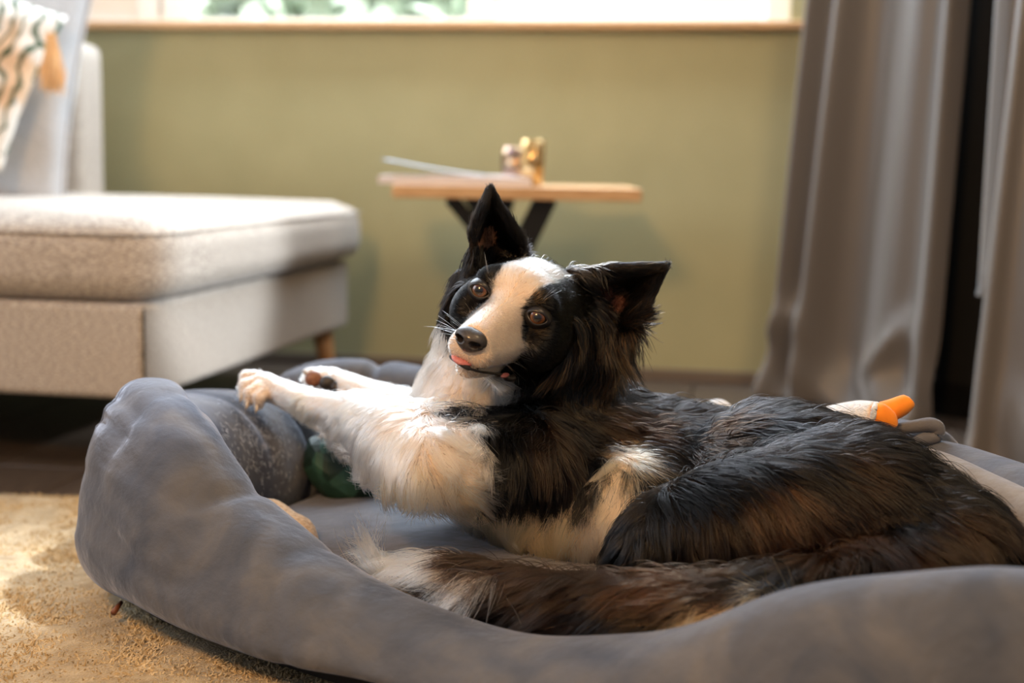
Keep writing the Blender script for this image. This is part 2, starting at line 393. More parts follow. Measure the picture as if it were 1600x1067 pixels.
# printed throw pillow with tassel
m, nt, b = new_mat('leaf_print'); tc = nt.nodes.new('ShaderNodeTexCoord')
wv = nt.nodes.new('ShaderNodeTexWave'); wv.inputs['Scale'].default_value = 11; wv.inputs['Distortion'].default_value = 9; wv.inputs['Detail'].default_value = 2; wv.inputs['Detail Scale'].default_value = 1.3
nt.links.new(tc.outputs['Object'], wv.inputs[0]); r = ramp(nt, [(.0, (.05, .16, .12)), (.16, (.10, .08, .03)), (.22, (.74, .71, .66)), (.75, (.80, .77, .72))]); nt.links.new(wv.outputs['Fac'], r.inputs[0])
n1 = nt.nodes.new('ShaderNodeTexNoise'); n1.inputs['Scale'].default_value = 9; nt.links.new(tc.outputs['Object'], n1.inputs[0]); r2 = ramp(nt, [(.52, (1, 1, 1)), (.62, (.88, .66, .48))]); nt.links.new(n1.outputs['Fac'], r2.inputs[0])
mx = nt.nodes.new('ShaderNodeMix'); mx.data_type = 'RGBA'; mx.blend_type = 'MULTIPLY'; mx.inputs[0].default_value = 1
nt.links.new(r.outputs[0], mx.inputs[6]); nt.links.new(r2.outputs[0], mx.inputs[7]); nt.links.new(mx.outputs[2], b.inputs['Base Color']); b.inputs['Roughness'].default_value = .9
tp = cushion('throw_pillow', tuple(P(-82, 92, 2.93)), (math.radians(-12), math.radians(22), .25), .36, .36, .12, m, 'white throw pillow printed with green and ochre leaves', 'pillow', seam=False)
TB = P(80, 56, 2.90)
ts = empty('tassel', (0, 0, 0)); ts.parent = None
n = 260; rt = np.tile(TB, (n, 1))+RNG.normal(size=(n, 3))*.003
sp = RNG.normal(size=(n, 3))*np.array([.012, .008, .008]); Lh = RNG.uniform(.075, .105, n)[:, None]
pos = np.stack([rt+sp*t+np.array([.006, 0, -1.])*Lh*t for t in (0, .3, .7, 1)], 1)
bpy.data.objects.remove(ts)
to = hair('tassel', pos, [.0012, .0012, .0012, .001], np.tile(np.array([.80, .52, .27]), (n, 1))*RNG.uniform(.8, 1.15, (n, 1)), MT['tint'], tp, 4)
to.matrix_parent_inverse = Matrix.LocRotScale(tp.location, tp.rotation_euler, None).inverted(); tag(to, 'peach coloured tassel', kind='stuff')

# ------------------------------------------------------------------ side table and what stands on it
ZT = .483; TY = 2.95
tb = empty('side_table', (.01, TY+.17, 0)); tag(tb, 'small wooden side table on crossed black metal legs', 'table')
TX0 = P(612, 300, TY)[0]; TX1 = P(1003, 300, TY)[0]
def tl(p): return (p[0]-.01, p[1]-(TY+.17), p[2])
box('tabletop', tl((TX0, TY, ZT-.027)), tl((TX1, TY+.36, ZT)), MT['tabletop'], tb, bev=.003)
q = P(705, 312, 2.99); bar_between('leg', tl((q[0], 2.99, ZT-.028)), tl((.24, 3.20, .0)), .020, .018, MT['black'], tb)
q = P(852, 312, 2.99); bar_between('leg', tl((q[0], 3.00, ZT-.028)), tl((-.14, 3.16, .0)), .040, .018, MT['black'], tb)
q = P(792, 312, 3.2); bar_between('leg', tl((q[0], 3.20, ZT-.028)), tl((-.12, 3.24, .0)), .030, .018, MT['black'], tb)
bar_between('leg', tl((-.10, 3.24, ZT-.028)), tl((.20, 3.27, .0)), .028, .018, MT['black'], tb)
MT['paper'] = mat('paper_edge', (.66, .58, .57), (.74, .68, .66), .7, 30, (1, 1, 60))
MT['cover'] = mat('magazine_cover', (.16, .24, .36), (.60, .62, .64), .35, 5)
mg = empty('magazine', (-.12, TY+.12, ZT)); tag(mg, 'closed pinkish white magazine lying on the side table', 'magazine')
x0 = P(590, 280, 2.97)[0]+.12; x1 = P(831, 280, 2.97)[0]+.12
box('page_block', (x0+.001, -.10, .001), (x1-.001, .11, .0155), MT['paper'], mg, bev=.001); box('cover', (x0, -.101, .0155), (x1, .111, .0168), MT['paper'], mg, bev=0)
mg2 = empty('open_booklet', (-.12, TY+.13, ZT+.017)); tag(mg2, 'blue grey booklet with its cover curling up on the magazine', 'booklet')
v = []; f = []
for i in range(21):
    s = i/20; x = (x1-.03)+(x0+.005-(x1-.03))*s
    z = .001+.040*max(0, s-.12)**1.35
    for j in range(2): v.append((x, -.08+.17*j, z))
for i in range(20): f.append((2*i, 2*i+1, 2*i+3, 2*i+2))
o = link('cover', mesh_from('cover', v, f), MT['cover'], mg2); o.modifiers.new('s', 'SOLIDIFY').thickness = .0016
box('page_block', (x0+.10, -.08, .0005), (x1-.035, .09, .003), MT['paper'], mg2, bev=0)
def cup(name, loc, r0, r1, h, m, label, t=.003, lean=0):
    prof = [(0, 0), (r0*.9, 0), (r0, .004), ((r0+r1)/2*1.03, h*.5), (r1, h), (r1-t, h), ((r0+r1)/2-t, h*.5), (r0-t, .01), (0, .008)]
    n_ = 40; v = []; f = []
    for (r_, z) in prof:
        for k in range(n_): a = 2*PI*k/n_; v.append((r_*math.cos(a), r_*math.sin(a), z))
    for i in range(len(prof)-1):
        for k in range(n_): f.append((i*n_+k, i*n_+(k+1) % n_, (i+1)*n_+(k+1) % n_, (i+1)*n_+k))
    o = link(name, mesh_from(name, v, f), m); o.location = loc; tag(o, label, 'candle holder')
    bm = bmesh.new(); bm.from_mesh(o.data); bmesh.ops.remove_doubles(bm, verts=bm.verts, dist=1e-5); bmesh.ops.recalc_face_normals(bm, faces=bm.faces); bm.to_mesh(o.data); bm.free()
    return o
def mercury(name, a, b_, c, sc_):
    m, nt, b = new_mat(name); tc = nt.nodes.new('ShaderNodeTexCoord'); vz = nt.nodes.new('ShaderNodeTexNoise'); vz.inputs['Scale'].default_value = sc_; vz.inputs['Detail'].default_value = 5
    nt.links.new(tc.outputs['Object'], vz.inputs[0]); r = ramp(nt, [(.35, a), (.5, b_), (.65, c)]); nt.links.new(vz.outputs['Fac'], r.inputs[0]); nt.links.new(r.outputs[0], b.inputs['Base Color'])
    b.inputs['Metallic'].default_value = .8; b.inputs['Roughness'].default_value = .22
    bp = nt.nodes.new('ShaderNodeBump'); bp.inputs['Strength'].default_value = .6; bp.inputs['Distance'].default_value = .003; nt.links.new(vz.outputs['Fac'], bp.inputs['Height']); nt.links.new(bp.outputs[0], b.inputs['Normal'])
    return m
q = P(806, 270, 3.15); cup('candle_holder', (q[0], 3.15, ZT), .031, .031, .083, mercury('bronze_mercury_glass', (.10, .07, .11), (.32, .20, .13), (.6, .42, .26), 40), 'bronze and violet mottled glass candle holder behind the magazines')
q = P(832, 270, 3.05); g2 = cup('candle_holder', (q[0], 3.065, ZT), .022, .026, .098, mercury('gold_mercury_glass', (.28, .14, .035), (.55, .33, .12), (.8, .62, .35), 55), 'taller gold mottled glass candle holder on the side table')
for o_ in (): pass

# ------------------------------------------------------------------ dog bed
BEDC = np.array([.02, 1.55, 0])
bed = empty('dog_bed', (BEDC[0], BEDC[1], .012)); tag(bed, 'blue grey velvet bolster dog bed on the cream rug', 'dog bed')
def L2(p): p = np.array(p, float); p[..., 0] -= BEDC[0]; p[..., 1] -= BEDC[1]; p[..., 2] -= .012; return p
def rim(name, ctrl, m, ends=(.05, .05), seed=0, amp=.004, lean=.035, folds=()):
    c = catmull(ctrl, 26, closed=False); N = len(c); nt_ = 84
    seg = np.r_[0, np.cumsum(np.linalg.norm(np.diff(c[:, :2], axis=0), axis=1))]; Lg = seg[-1]
    V = np.zeros((N, nt_, 3)); th = np.arange(nt_)/nt_*2*PI
    for i in range(N):
        a = c[max(i-1, 0)]; b_ = c[min(i+1, N-1)]; t = (b_-a)[:2]; t /= np.linalg.norm(t); o = np.array([t[1], -t[0]])
        if np.dot(o, c[i, :2]-BEDC[:2]) < 0: o = -o
        s0, s1 = seg[i], Lg-seg[i]; k = 1.0
        for s_, e_ in ((s0, ends[0]), (s1, ends[1])):
            if e_ > 0 and s_ < e_: k *= math.sqrt(max(0.0, 1-(1-s_/e_)**2))*.96+.04
        x, y, h, w_ = c[i]; zb = .044; ce, se = np.cos(th), np.sin(th); p_ = .80
        X = np.sign(ce)*np.abs(ce)**p_*w_/2; Zr = (1+np.sign(se)*np.abs(se)**p_)/2
        X = X*(1+.22*(1-Zr))+lean*np.clip(1-Zr, 0, 1)**1.2
        Z = zb+(h-zb)*Zr
        zc = (h+zb)/2; X = X*k; Z = zc+(Z-zc)*(k**.7)
        V[i, :, 0] = x+o[0]*X; V[i, :, 1] = y+o[1]*X; V[i, :, 2] = Z
    nrm = V-V.mean(axis=1, keepdims=True); nrm /= np.linalg.norm(nrm, axis=2, keepdims=True)+1e-9
    q = V.reshape(-1, 3)
    dsp = amp*vnoise(q, 16, seed)+amp*.5*vnoise(q, 42, seed+1)
    for (px, pz, axis_, width, depth, wav) in folds:       # dents running along the section or along the rim
        S = np.repeat(seg, nt_); U = S-px*Lg+wav*np.sin(q[:, 2]*30)
        if axis_ == 's': dsp -= depth*np.exp(-(U/width)**2)*(1 if pz is None else np.exp(-((q[:, 2]-pz)/.06)**2))
        else: dsp -= depth*np.exp(-((q[:, 2]-pz+wav*np.sin(S*25))/width)**2)*np.exp(-((S-px*Lg)/.12)**2)
    q = q+nrm.reshape(-1, 3)*dsp[:, None]; q[:, 2] = np.maximum(q[:, 2], .040)
    f = [(i*nt_+k, i*nt_+(k+1) % nt_, (i+1)*nt_+(k+1) % nt_, (i+1)*nt_+k) for i in range(N-1) for k in range(nt_)]
    f.append(tuple(range(nt_-1, -1, -1))); f.append(tuple((N-1)*nt_+k for k in range(nt_)))
    o = link(name, mesh_from(name, L2(q), f), m, bed)
    bm = bmesh.new(); bm.from_mesh(o.data); bmesh.ops.recalc_face_normals(bm, faces=bm.faces); bm.to_mesh(o.data); bm.free()
    return o
FR = [(.57, 1.24, .225, .12), (.50, 1.11, .225, .12), (.37, 1.10, .222, .11), (.22, 1.15, .185, .10), (.10, 1.215, .120, .095), (-.03, 1.29, .104, .09),
      (-.165, 1.375, .128, .095), (-.275, 1.465, .182, .11), (-.355, 1.53, .268, .12), (-.405, 1.60, .288, .125), (-.428, 1.69, .272, .12)]
rim('front_rim', FR, MT['velvet'], ends=(.03, .07), seed=3, amp=.0065,
    folds=((.948, .21, 's', .006, .016, .006), (.955, .11, 's', .006, .016, .006), (.975, .235, 'z', .006, .005, .01), (.985, .17, 'z', .006, .005, .01), (.98, .11, 'z', .006, .005, .01), (.93, .26, 'z', .008, .005, .01), (.86, .12, 'z', .012, .006, .02), (.78, .21, 'z', .012, .006, .03), (.9, .235, 's', .012, .006, .01), (.70, .10, 's', .012, .004, .02)))
LB = [(-.445, 1.68, .250, .13), (-.415, 1.76, .240, .17), (-.375, 1.86, .232, .19), (-.325, 1.95, .212, .19), (-.285, 2.02, .180, .15)]
rim('left_bolster', LB, MT['velvet'], ends=(.03, .09), seed=21, amp=.004, lean=0.0,
    folds=((.62, None, 's', .008, .007, .010), (.35, .21, 's', .010, .006, .008), (.78, None, 's', .010, .006, .008)))
BK = [(-.335, 2.03, .215, .10), (-.285, 2.09, .236, .11), (-.20, 2.10, .236, .11), (-.06, 2.03, .225, .11), (.16, 1.90, .225, .11), (.34, 1.75, .230, .11), (.445, 1.63, .244, .11), (.480, 1.55, .246, .10)]
rim('back_rim', BK, MT['velvet'], ends=(.04, .03), seed=33, amp=.005, folds=((.16, None, 's', .012, .010, .004), (.28, None, 's', .014, .006, .01)))
RT = [(.445, 1.60, .236, .08), (.49, 1.53, .240, .10), (.525, 1.44, .235, .11), (.56, 1.33, .228, .11), (.58, 1.20, .225, .11)]
rim('right_rim', RT, MT['velvet'], ends=(.03, .03), seed=43, amp=.003)
RL = [(.415, 1.57, .232, .05), (.455, 1.515, .236, .06), (.487, 1.43, .232, .065), (.515, 1.33, .224, .065), (.535, 1.20, .220, .065)]
rim('lining', RL, MT['lining'], ends=(.03, .03), seed=44, amp=.002)
tube('corner_fold', catmull(L2([tuple(P(1385, 672, 1.56)), tuple(P(1425, 667, 1.555)), tuple(P(1452, 664, 1.55)), tuple(P(1464, 669, 1.55)), tuple(P(1461, 682, 1.55)), tuple(P(1440, 687, 1.545)), tuple(P(1424, 693, 1.53))]), 5, closed=False), list(np.interp(np.arange(31), [0, 10, 18, 24, 30], [.006, .0085, .0085, .0075, .004])), MT['velvet_in'], bed, n=14)
# padded base inside, and the black underside
def ring_poly(scale, n_=72):
    ctrl = [(-.42, 1.69), (-.32, 1.98), (-.22, 2.06), (0, 2.0), (.25, 1.82), (.44, 1.6), (.53, 1.4), (.55, 1.2), (.45, 1.10), (.3, 1.12), (.1, 1.21), (-.1, 1.34), (-.28, 1.48), (-.38, 1.58)]
    c = catmull([(a, b_, 0) for a, b_ in ctrl], 6); cc = np.array([.06, 1.58, 0]); return cc+(c-cc)*scale, cc
def pad(name, scale, ztop, zbot, m, puff=0.0, edge=.3):
    c, cc = ring_poly(scale); n_ = len(c); V = []; F = []
    rings = 20
    for j in range(rings+1):
        r = j/rings; z = ztop+puff*(1-r*r); z = zbot+(z-zbot)*(max(0, 1-max(0, (r-(1-edge))/edge)**2.6))**.5 if edge else z
        for k in range(n_): q = cc+(c[k]-cc)*max(r, .001); V.append((q[0], q[1], z))
    for j in range(rings):
        for k in range(n_): F.append((j*n_+k, j*n_+(k+1) % n_, (j+1)*n_+(k+1) % n_, (j+1)*n_+k))
    V = np.array(V); V[:, 2] += .004*vnoise(V, 18, 9)*(1 if puff else 0)
    if not edge:
        b0 = len(V); V = np.r_[V, np.c_[V[-n_:, :2], np.full(n_, zbot)]]
        for k in range(n_): F.append(((rings)*n_+k, rings*n_+(k+1) % n_, b0+(k+1) % n_, b0+k))
    return link(name, mesh_from(name, L2(V), F), m, bed)
pad('mattress', .86, .098, .022, MT['velvet_in'], puff=.012, edge=.16)
pad('underside', 1.085, .050, .019, MT['blackcloth'], edge=0)
tube('zip_pull', L2([tuple(PZ(190, 940, .036)), tuple(PZ(184, 948, .032)), tuple(PZ(177, 958, .028))]), [.002, .003, .0035], mat('brown_leather', (.16, .05, .02), rough=.5), bed, n=8)
# lint and shed hair on the left bolster
n = 380; rt = []
dgl = bpy.context.evaluated_depsgraph_get()
from mathutils.bvhtree import BVHTree
lbo = bpy.data.objects['left_bolster']; bvb = BVHTree.FromPolygons([v.co for v in lbo.data.vertices], [tuple(p.vertices) for p in lbo.data.polygons])
for k in range(n):
    u, v_ = RNG.random(), RNG.random()
    px = 340+110*u+12*RNG.normal(); py = 640+110*v_+20*RNG.normal()
    p0 = L2(P(px, py, 1.0)); c0 = L2(C0); dd = Vector(P(px, py, 1.0)-C0).normalized()
    h = bvb.ray_cast(Vector(c0), dd)
    if h[0] is None: continue
    nn = h[1] if h[1].dot(dd) < 0 else -h[1]
    t1 = nn.cross(Vector((RNG.normal(), RNG.normal(), RNG.normal()))).normalized()
    if RNG.random() < .5: t1 = (Vector((0, 0, -1))+nn*nn.z+t1*.3).normalized()
    l_ = RNG.uniform(.002, .008); b_ = h[0]+nn*.0012
    rt.append([b_, b_+t1*l_*.5+nn*.0006, b_+t1*l_+nn.cross(t1)*l_*.3])
lo_ = hair('lint', np.array([[list(q) for q in r_] for r_ in rt]), [.00018, .00018, .0001], np.tile(np.array([.55, .6, .68]), (len(rt), 1)), MT['tint'], bed, 3); tag(lo_, 'white shed dog hair and lint', kind='stuff')

# ------------------------------------------------------------------ toys in the bed
bm = bmesh.new(); bmesh.ops.create_icosphere(bm, subdivisions=3, radius=1)
for v in bm.verts: v.co = Vector((v.co.x*.080, v.co.y*.05, v.co.z*.048))*(1+.05*math.sin(v.co.x*7+v.co.z*5))
m, nt, b = new_mat('green_geometric'); tc = nt.nodes.new('ShaderNodeTexCoord'); vz = nt.nodes.new('ShaderNodeTexVoronoi'); vz.inputs['Scale'].default_value = 26; nt.links.new(tc.outputs['Object'], vz.inputs['Vector'])
r = ramp(nt, [(.0, (.002, .014, .010)), (.5, (.006, .036, .026)), (1, (.035, .11, .08))]); nt.links.new(vz.outputs['Color'], r.inputs[0]); nt.links.new(r.outputs[0], b.inputs['Base Color']); b.inputs['Roughness'].default_value = .6
gt = bm_obj('plush_ball', bm, m, None, False); gt.location = tuple(P(556, 742, 1.84)); gt.rotation_euler = (.3, .5, .4); tag(gt, 'dark green faceted patterned plush toy under the dog forearm', 'toy')
bm = bmesh.new(); bmesh.ops.create_uvsphere(bm, u_segments=32, v_segments=20, radius=1)
for v in bm.verts: v.co = Vector((v.co.x*.060, v.co.y*.030, v.co.z*.022+.004*math.sin(v.co.x*5)))
tt = bm_obj('fleece_toy', bm, MT['tan'], None, True); tt.location = tuple(P(446, 830, 1.60)); tt.rotation_euler = (.15, .30, -.9); tag(tt, 'tan fluffy fleece toy wedged inside the front rim of the bed', 'toy')
gz = empty('goose_toy', tuple(P(1300, 660, 1.64))); tag(gz, 'white plush goose toy with orange beak lying behind the dog', 'toy')
gl = np.array(gz.location)
def gp(px, py, Y): return tuple(P(px, py, Y)-gl)
tube('body', catmull([gp(1108, 645, 1.80), gp(1122, 640, 1.79), gp(1145, 660, 1.78), gp(1230, 690, 1.74), gp(1290, 672, 1.63), gp(1335, 658, 1.59), gp(1372, 650, 1.56)], 8, closed=False), list(np.interp(np.arange(49), [0, 3, 8, 24, 34, 42, 48], [.004, .012, .014, .026, .026, .022, .016])), MT['plush'], gz, n=20)
bk = tube('beak', catmull([gp(1362, 648, 1.56), gp(1380, 645, 1.557), gp(1402, 637, 1.553), gp(1418, 628, 1.55), gp(1423, 624, 1.55)], 6, closed=False), list(np.interp(np.arange(25), [0, 6, 14, 20, 24], [.010, .0130, .0115, .0085, .0045])), MT['orange'], gz, n=16, flat=((0, 0, 1), 1.0))
tube('beak', catmull([gp(1362, 648, 1.548), gp(1374, 650, 1.545), gp(1386, 657, 1.543), gp(1392, 668, 1.543)], 6, closed=False), list(np.interp(np.arange(19), [0, 6, 12, 18], [.012, .015, .012, .008])), MT['orange'], gz, n=16)
tube('collar', catmull([gp(1370, 632, 1.556), gp(1366, 638, 1.536), gp(1364, 652, 1.534), gp(1360, 664, 1.54)], 5, closed=False), .0035, MT['plush'], gz, n=8)

# ------------------------------------------------------------------ the dog
DX0, DY0, DZ0, DX1, DY1, DZ1, VS = -.36, 1.08, .06, .58, 1.92, .56, .003
NX, NY, NZ = int((DX1-DX0)/VS), int((DY1-DY0)/VS), int((DZ1-DZ0)/VS)
G = np.full((NX, NY, NZ), .04, np.float32)
gx = DX0+np.arange(NX)*VS; gy = DY0+np.arange(NY)*VS; gz_ = DZ0+np.arange(NZ)*VS
def window(lo, hi, mg):
    i0 = [max(0, int((lo[k]-mg-(DX0, DY0, DZ0)[k])/VS)) for k in range(3)]
    i1 = [min((NX, NY, NZ)[k], int((hi[k]+mg-(DX0, DY0, DZ0)[k])/VS)+2) for k in range(3)]
    return i0, i1
def blend(sl, d, k, cut=False):
    g = G[sl]
    if cut: g = -g
    else: pass
    if cut:                      # smooth subtraction: max(g, -d)
        a, b_ = g, d.astype(np.float32); h = np.maximum(k-np.abs(a-b_), 0)/k; r = np.minimum(a, b_)-h*h*k*.25; G[sl] = -r
    else:
        b_ = d.astype(np.float32); h = np.maximum(k-np.abs(g-b_), 0)/k; G[sl] = np.minimum(g, b_)-h*h*k*.25
def sub(lo, hi, mg):
    i0, i1 = window(lo, hi, mg)
    sl = (slice(i0[0], i1[0]), slice(i0[1], i1[1]), slice(i0[2], i1[2]))
    return sl, np.meshgrid(gx[sl[0]], gy[sl[1]], gz_[sl[2]], indexing='ij', sparse=True)
def capsule(a, ra, b_, rb, k=.02):
    a = np.array(a, float); b_ = np.array(b_, float); mr = max(ra, rb)
    sl, (X, Y, Z) = sub(np.minimum(a, b_)-mr, np.maximum(a, b_)+mr, .03+k)
    d = b_-a; dd = d@d+1e-12
    t = np.clip(((X-a[0])*d[0]+(Y-a[1])*d[1]+(Z-a[2])*d[2])/dd, 0, 1)
    D = np.sqrt((X-a[0]-t*d[0])**2+(Y-a[1]-t*d[1])**2+(Z-a[2]-t*d[2])**2)-(ra+(rb-ra)*t)
    blend(sl, D, k)
def chain(pts, k=.02):
    q = [(P(p[0], p[1], p[2]), p[3]) for p in pts]
    c_ = catmull([np.r_[a, r] for a, r in q], 5, closed=False)
    lo = (c_[:, :3]-c_[:, 3:]).min(0); hi = (c_[:, :3]+c_[:, 3:]).max(0)
    sl, (X, Y, Z) = sub(lo, hi, .02+k); D = None
    for a, b_ in zip(c_[:-1], c_[1:]):
        d = b_[:3]-a[:3]; dd = d@d+1e-12
        t = np.clip(((X-a[0])*d[0]+(Y-a[1])*d[1]+(Z-a[2])*d[2])/dd, 0, 1)
        e = np.sqrt((X-a[0]-t*d[0])**2+(Y-a[1]-t*d[1])**2+(Z-a[2]-t*d[2])**2)-(a[3]+(b_[3]-a[3])*t)
        D = e if D is None else np.minimum(D, e)
    blend(sl, D, k)
def ellipsoid(c, R, radii, k=.01, cut=False):
    """R rows: local axes in world"""
    c = np.array(c, float); mr = max(radii); sl, (X, Y, Z) = sub(c-mr, c+mr, .02+k)
    x, y, z = X-c[0], Y-c[1], Z-c[2]
    u = [(R[i][0]*x+R[i][1]*y+R[i][2]*z) for i in range(3)]
    k0 = np.sqrt(sum((u[i]/radii[i])**2 for i in range(3))); k1 = np.sqrt(sum((u[i]/radii[i]**2)**2 for i in range(3)))+1e-9
    blend(sl, k0*(k0-1)/k1, k, cut)
# torso, neck, thigh (pixel, distance, radius)
chain([(790, 705, 1.63, .070), (880, 700, 1.64, .083), (1000, 728, 1.63, .080), (1120, 760, 1.58, .080), (1230, 770, 1.51, .088), (1360, 808, 1.43, .078), (1480, 868, 1.36, .062)], .05)
chain([(850, 790, 1.56, .062), (980, 800, 1.52, .062)], .04)
chain([(1320, 800, 1.41, .072), (1180, 805, 1.40, .060), (1060, 820, 1.41, .042), (1010, 860, 1.40, .034)], .03)
chain([(790, 520, 1.63, .058), (753, 600, 1.63, .061), (738, 680, 1.63, .068), (800, 715, 1.62, .075)], .05)
chain([(840, 560, 1.66, .050), (880, 650, 1.66, .06)], .05)
# near foreleg: upper arm, elbow, forearm, paw on the bolster
chain([(820, 725, 1.53, .055), (730, 730, 1.49, .044), (668, 728, 1.48, .038)], .03)
chain([(668, 722, 1.48, .037), (615, 680, 1.55, .033), (560, 654, 1.63, .026), (500, 637, 1.68, .0185), (450, 617, 1.73, .0150), (415, 604, 1.765, .0170)], .02)
chain([(700, 690, 1.55, .045), (640, 690, 1.53, .04)], .03)
# far foreleg
chain([(720, 690, 1.62, .045), (640, 648, 1.68, .027), (580, 622, 1.74, .020), (540, 604, 1.79, .017), (515, 597, 1.82, .018)], .02)
# tail and hind foot
chain([(1420, 885, 1.32, .035), (1300, 915, 1.31, .034), (1180, 945, 1.29, .036), (1020, 965, 1.30, .039), (880, 955, 1.34, .035), (760, 932, 1.38, .028), (670, 908, 1.42, .018), (615, 890, 1.45, .008)], .02)
chain([(1250, 950, 1.27, .022), (1150, 972, 1.26, .018), (1110, 985, 1.26, .016)], .015)
# toes of the near paw, curled over the bolster
PAWC = P(415, 602, 1.765)
TOES = [((404, 590, 1.785), (386, 589, 1.785), (380, 601, 1.78)), ((402, 597, 1.765), (384, 602, 1.760), (380, 615, 1.757)), ((406, 606, 1.748), (391, 614, 1.741), (389, 626, 1.740)), ((416, 611, 1.742), (405, 621, 1.732), (404, 631, 1.733))]
for a, b_, c_ in TOES: capsule(P(*a), .0085, P(*b_), .0078, .003); capsule(P(*b_), .0078, P(*c_), .0062, .002)
# far paw turned up
for a, b_ in (((508, 590, 1.82), (488, 584, 1.825)), ((512, 592, 1.815), (497, 590, 1.812)), ((520, 598, 1.81), (512, 602, 1.80)), ((505, 587, 1.83), (484, 592, 1.828))): capsule(P(*a), .010, P(*b_), .0075, .004)
# ---- head frame: hr = picture right, hf = nose, hu = crown
HO = P(797, 474, 1.50)
v0 = (C0-HO); v0 /= np.linalg.norm(v0); r0 = np.cross(v0, np.array([0, 0, 1.])); r0 = -r0/np.linalg.norm(r0)
if r0 @ CR < 0: r0 = -r0
u0 = np.cross(r0, -v0); u0 = u0 if u0[2] > 0 else -u0
ra_ = math.radians(23+1); hr = math.cos(ra_)*r0-math.sin(ra_)*u0; hu = math.sin(ra_)*r0+math.cos(ra_)*u0
ya = math.radians(16); hf = math.cos(ya)*v0-math.sin(ya)*hr; hr = math.cos(ya)*hr+math.sin(ya)*v0
pa = math.radians(12.5); hf, hu = math.cos(pa)*hf-math.sin(pa)*hu, math.cos(pa)*hu+math.sin(pa)*hf
HR = np.array([hr, hf, hu]); HS = .01
def H(x, y, z): return HO+(hr*x+hf*y+hu*z)*HS
def HE(x, y, z, a, b_, c_, k=.012, cut=False): ellipsoid(H(x, y, z), HR, (a*HS, b_*HS, c_*HS), k, cut)
def HC(p, ra2, q, rb2, k=.01): capsule(H(*p), ra2*HS, H(*q), rb2*HS, k)
HE(0, -6.0, -.4, 5.7, 6.0, 4.3, .02)
HE(0, -2.3, 1.3, 3.8, 2.9, 2.5, .018)
HE(0, -10, -3, 5.2, 6, 5.2, .04)
for s in (-1, 1):
    HE(s*2.9, -1.0, 1.3, 1.7, 1.5, 1.3, .012)
    HE(s*4.3, -3.3, -2.8, 2.5, 4.2, 3.1, .02)
    HC((s*1.3, 1.0, -4.0), 2.1, (s*1.05, 6.9, -4.6), 1.45, .012)
HC((0, 0, -1.5), 2.4, (0, 6.7, -3.1), 1.6, .014)
HC((0, -2, -6.0), 2.4, (0, 6.0, -6.7), 1.15, .008)
for s in (-1, 1):
    HE(s*3.5, .85, 0, 1.15, 1.1, 1.0, .006, cut=True)
HC((-2.0, 6.2, -5.9), .0, (0, 8.6, -5.9), .0, .001)
# ---- ears: cupped leaves built from small balls
EARPTS = {}
def ear(name, rows, thick=.0028):
    """rows: list of (left pixel, middle pixel, right pixel) each (px,py,Y)"""
    A_ = []
    R3 = [np.array([P(*r[0]), P(*r[1]), P(*r[2])]) for r in rows]
    n_r = len(R3); cl = catmull([np.r_[q.ravel()] for q in R3], 10, closed=False)
    for c_ in cl:
        a, m_, b_ = c_[:3], c_[3:6], c_[6:9]; ww = np.linalg.norm(b_-a); ns = max(2, int(ww/.0035)+3)
        for s in np.linspace(0, 1, ns):
            p = a*(1-s)*(1-2*s)+m_*4*s*(1-s)+b_*s*(2*s-1); A_.append(p)
    A_ = np.array(A_)
    for p in A_:
        sl, (X, Y, Z) = sub(p-thick, p+thick, .012); D = np.sqrt((X-p[0])**2+(Y-p[1])**2+(Z-p[2])**2)-thick; blend(sl, D, .004)
    EARPTS[name] = (A_, R3)
ear('l', [((738, 435, 1.575), (775, 425, 1.63), (822, 412, 1.585)), ((736, 390, 1.570), (768, 382, 1.615), (814, 382, 1.580)), ((742, 355, 1.572), (766, 348, 1.605), (799, 350, 1.580)), ((753, 325, 1.575), (767, 322, 1.590), (782, 325, 1.582)), ((764, 304, 1.582), (766, 303, 1.584), (769, 304, 1.583))], .0024)
ear('r', [((885, 425, 1.585), (925, 485, 1.63), (905, 560, 1.575)), ((935, 419, 1.585), (960, 470, 1.625), (955, 550, 1.58)), ((975, 417, 1.585), (985, 452, 1.612), (990, 508, 1.585)), ((1010, 416, 1.588), (1012, 437, 1.602), (1016, 468, 1.590)), ((1036, 416, 1.590), (1037, 418, 1.593), (1036, 422, 1.592))], .0024)
# side ruffs of the head
chain([(730, 438, 1.60, .012), (715, 480, 1.60, .012), (706, 512, 1.60, .009)], .02)
chain([(905, 510, 1.60, .03), (905, 580, 1.61, .03)], .03)

import openvdb as vdb
grid = vdb.FloatGrid(.04); grid.copyFromArray(G)
grid.transform = vdb.createLinearTransform(VS)
pts, tris, quads = grid.convertToPolygons(isovalue=0.0, adaptivity=0.0)
pts = np.asarray(pts, float)+np.array([DX0, DY0, DZ0])
faces = [tuple(int(i) for i in q) for q in quads]
me = mesh_from('dog', pts, faces)
bm = bmesh.new(); bm.from_mesh(me)
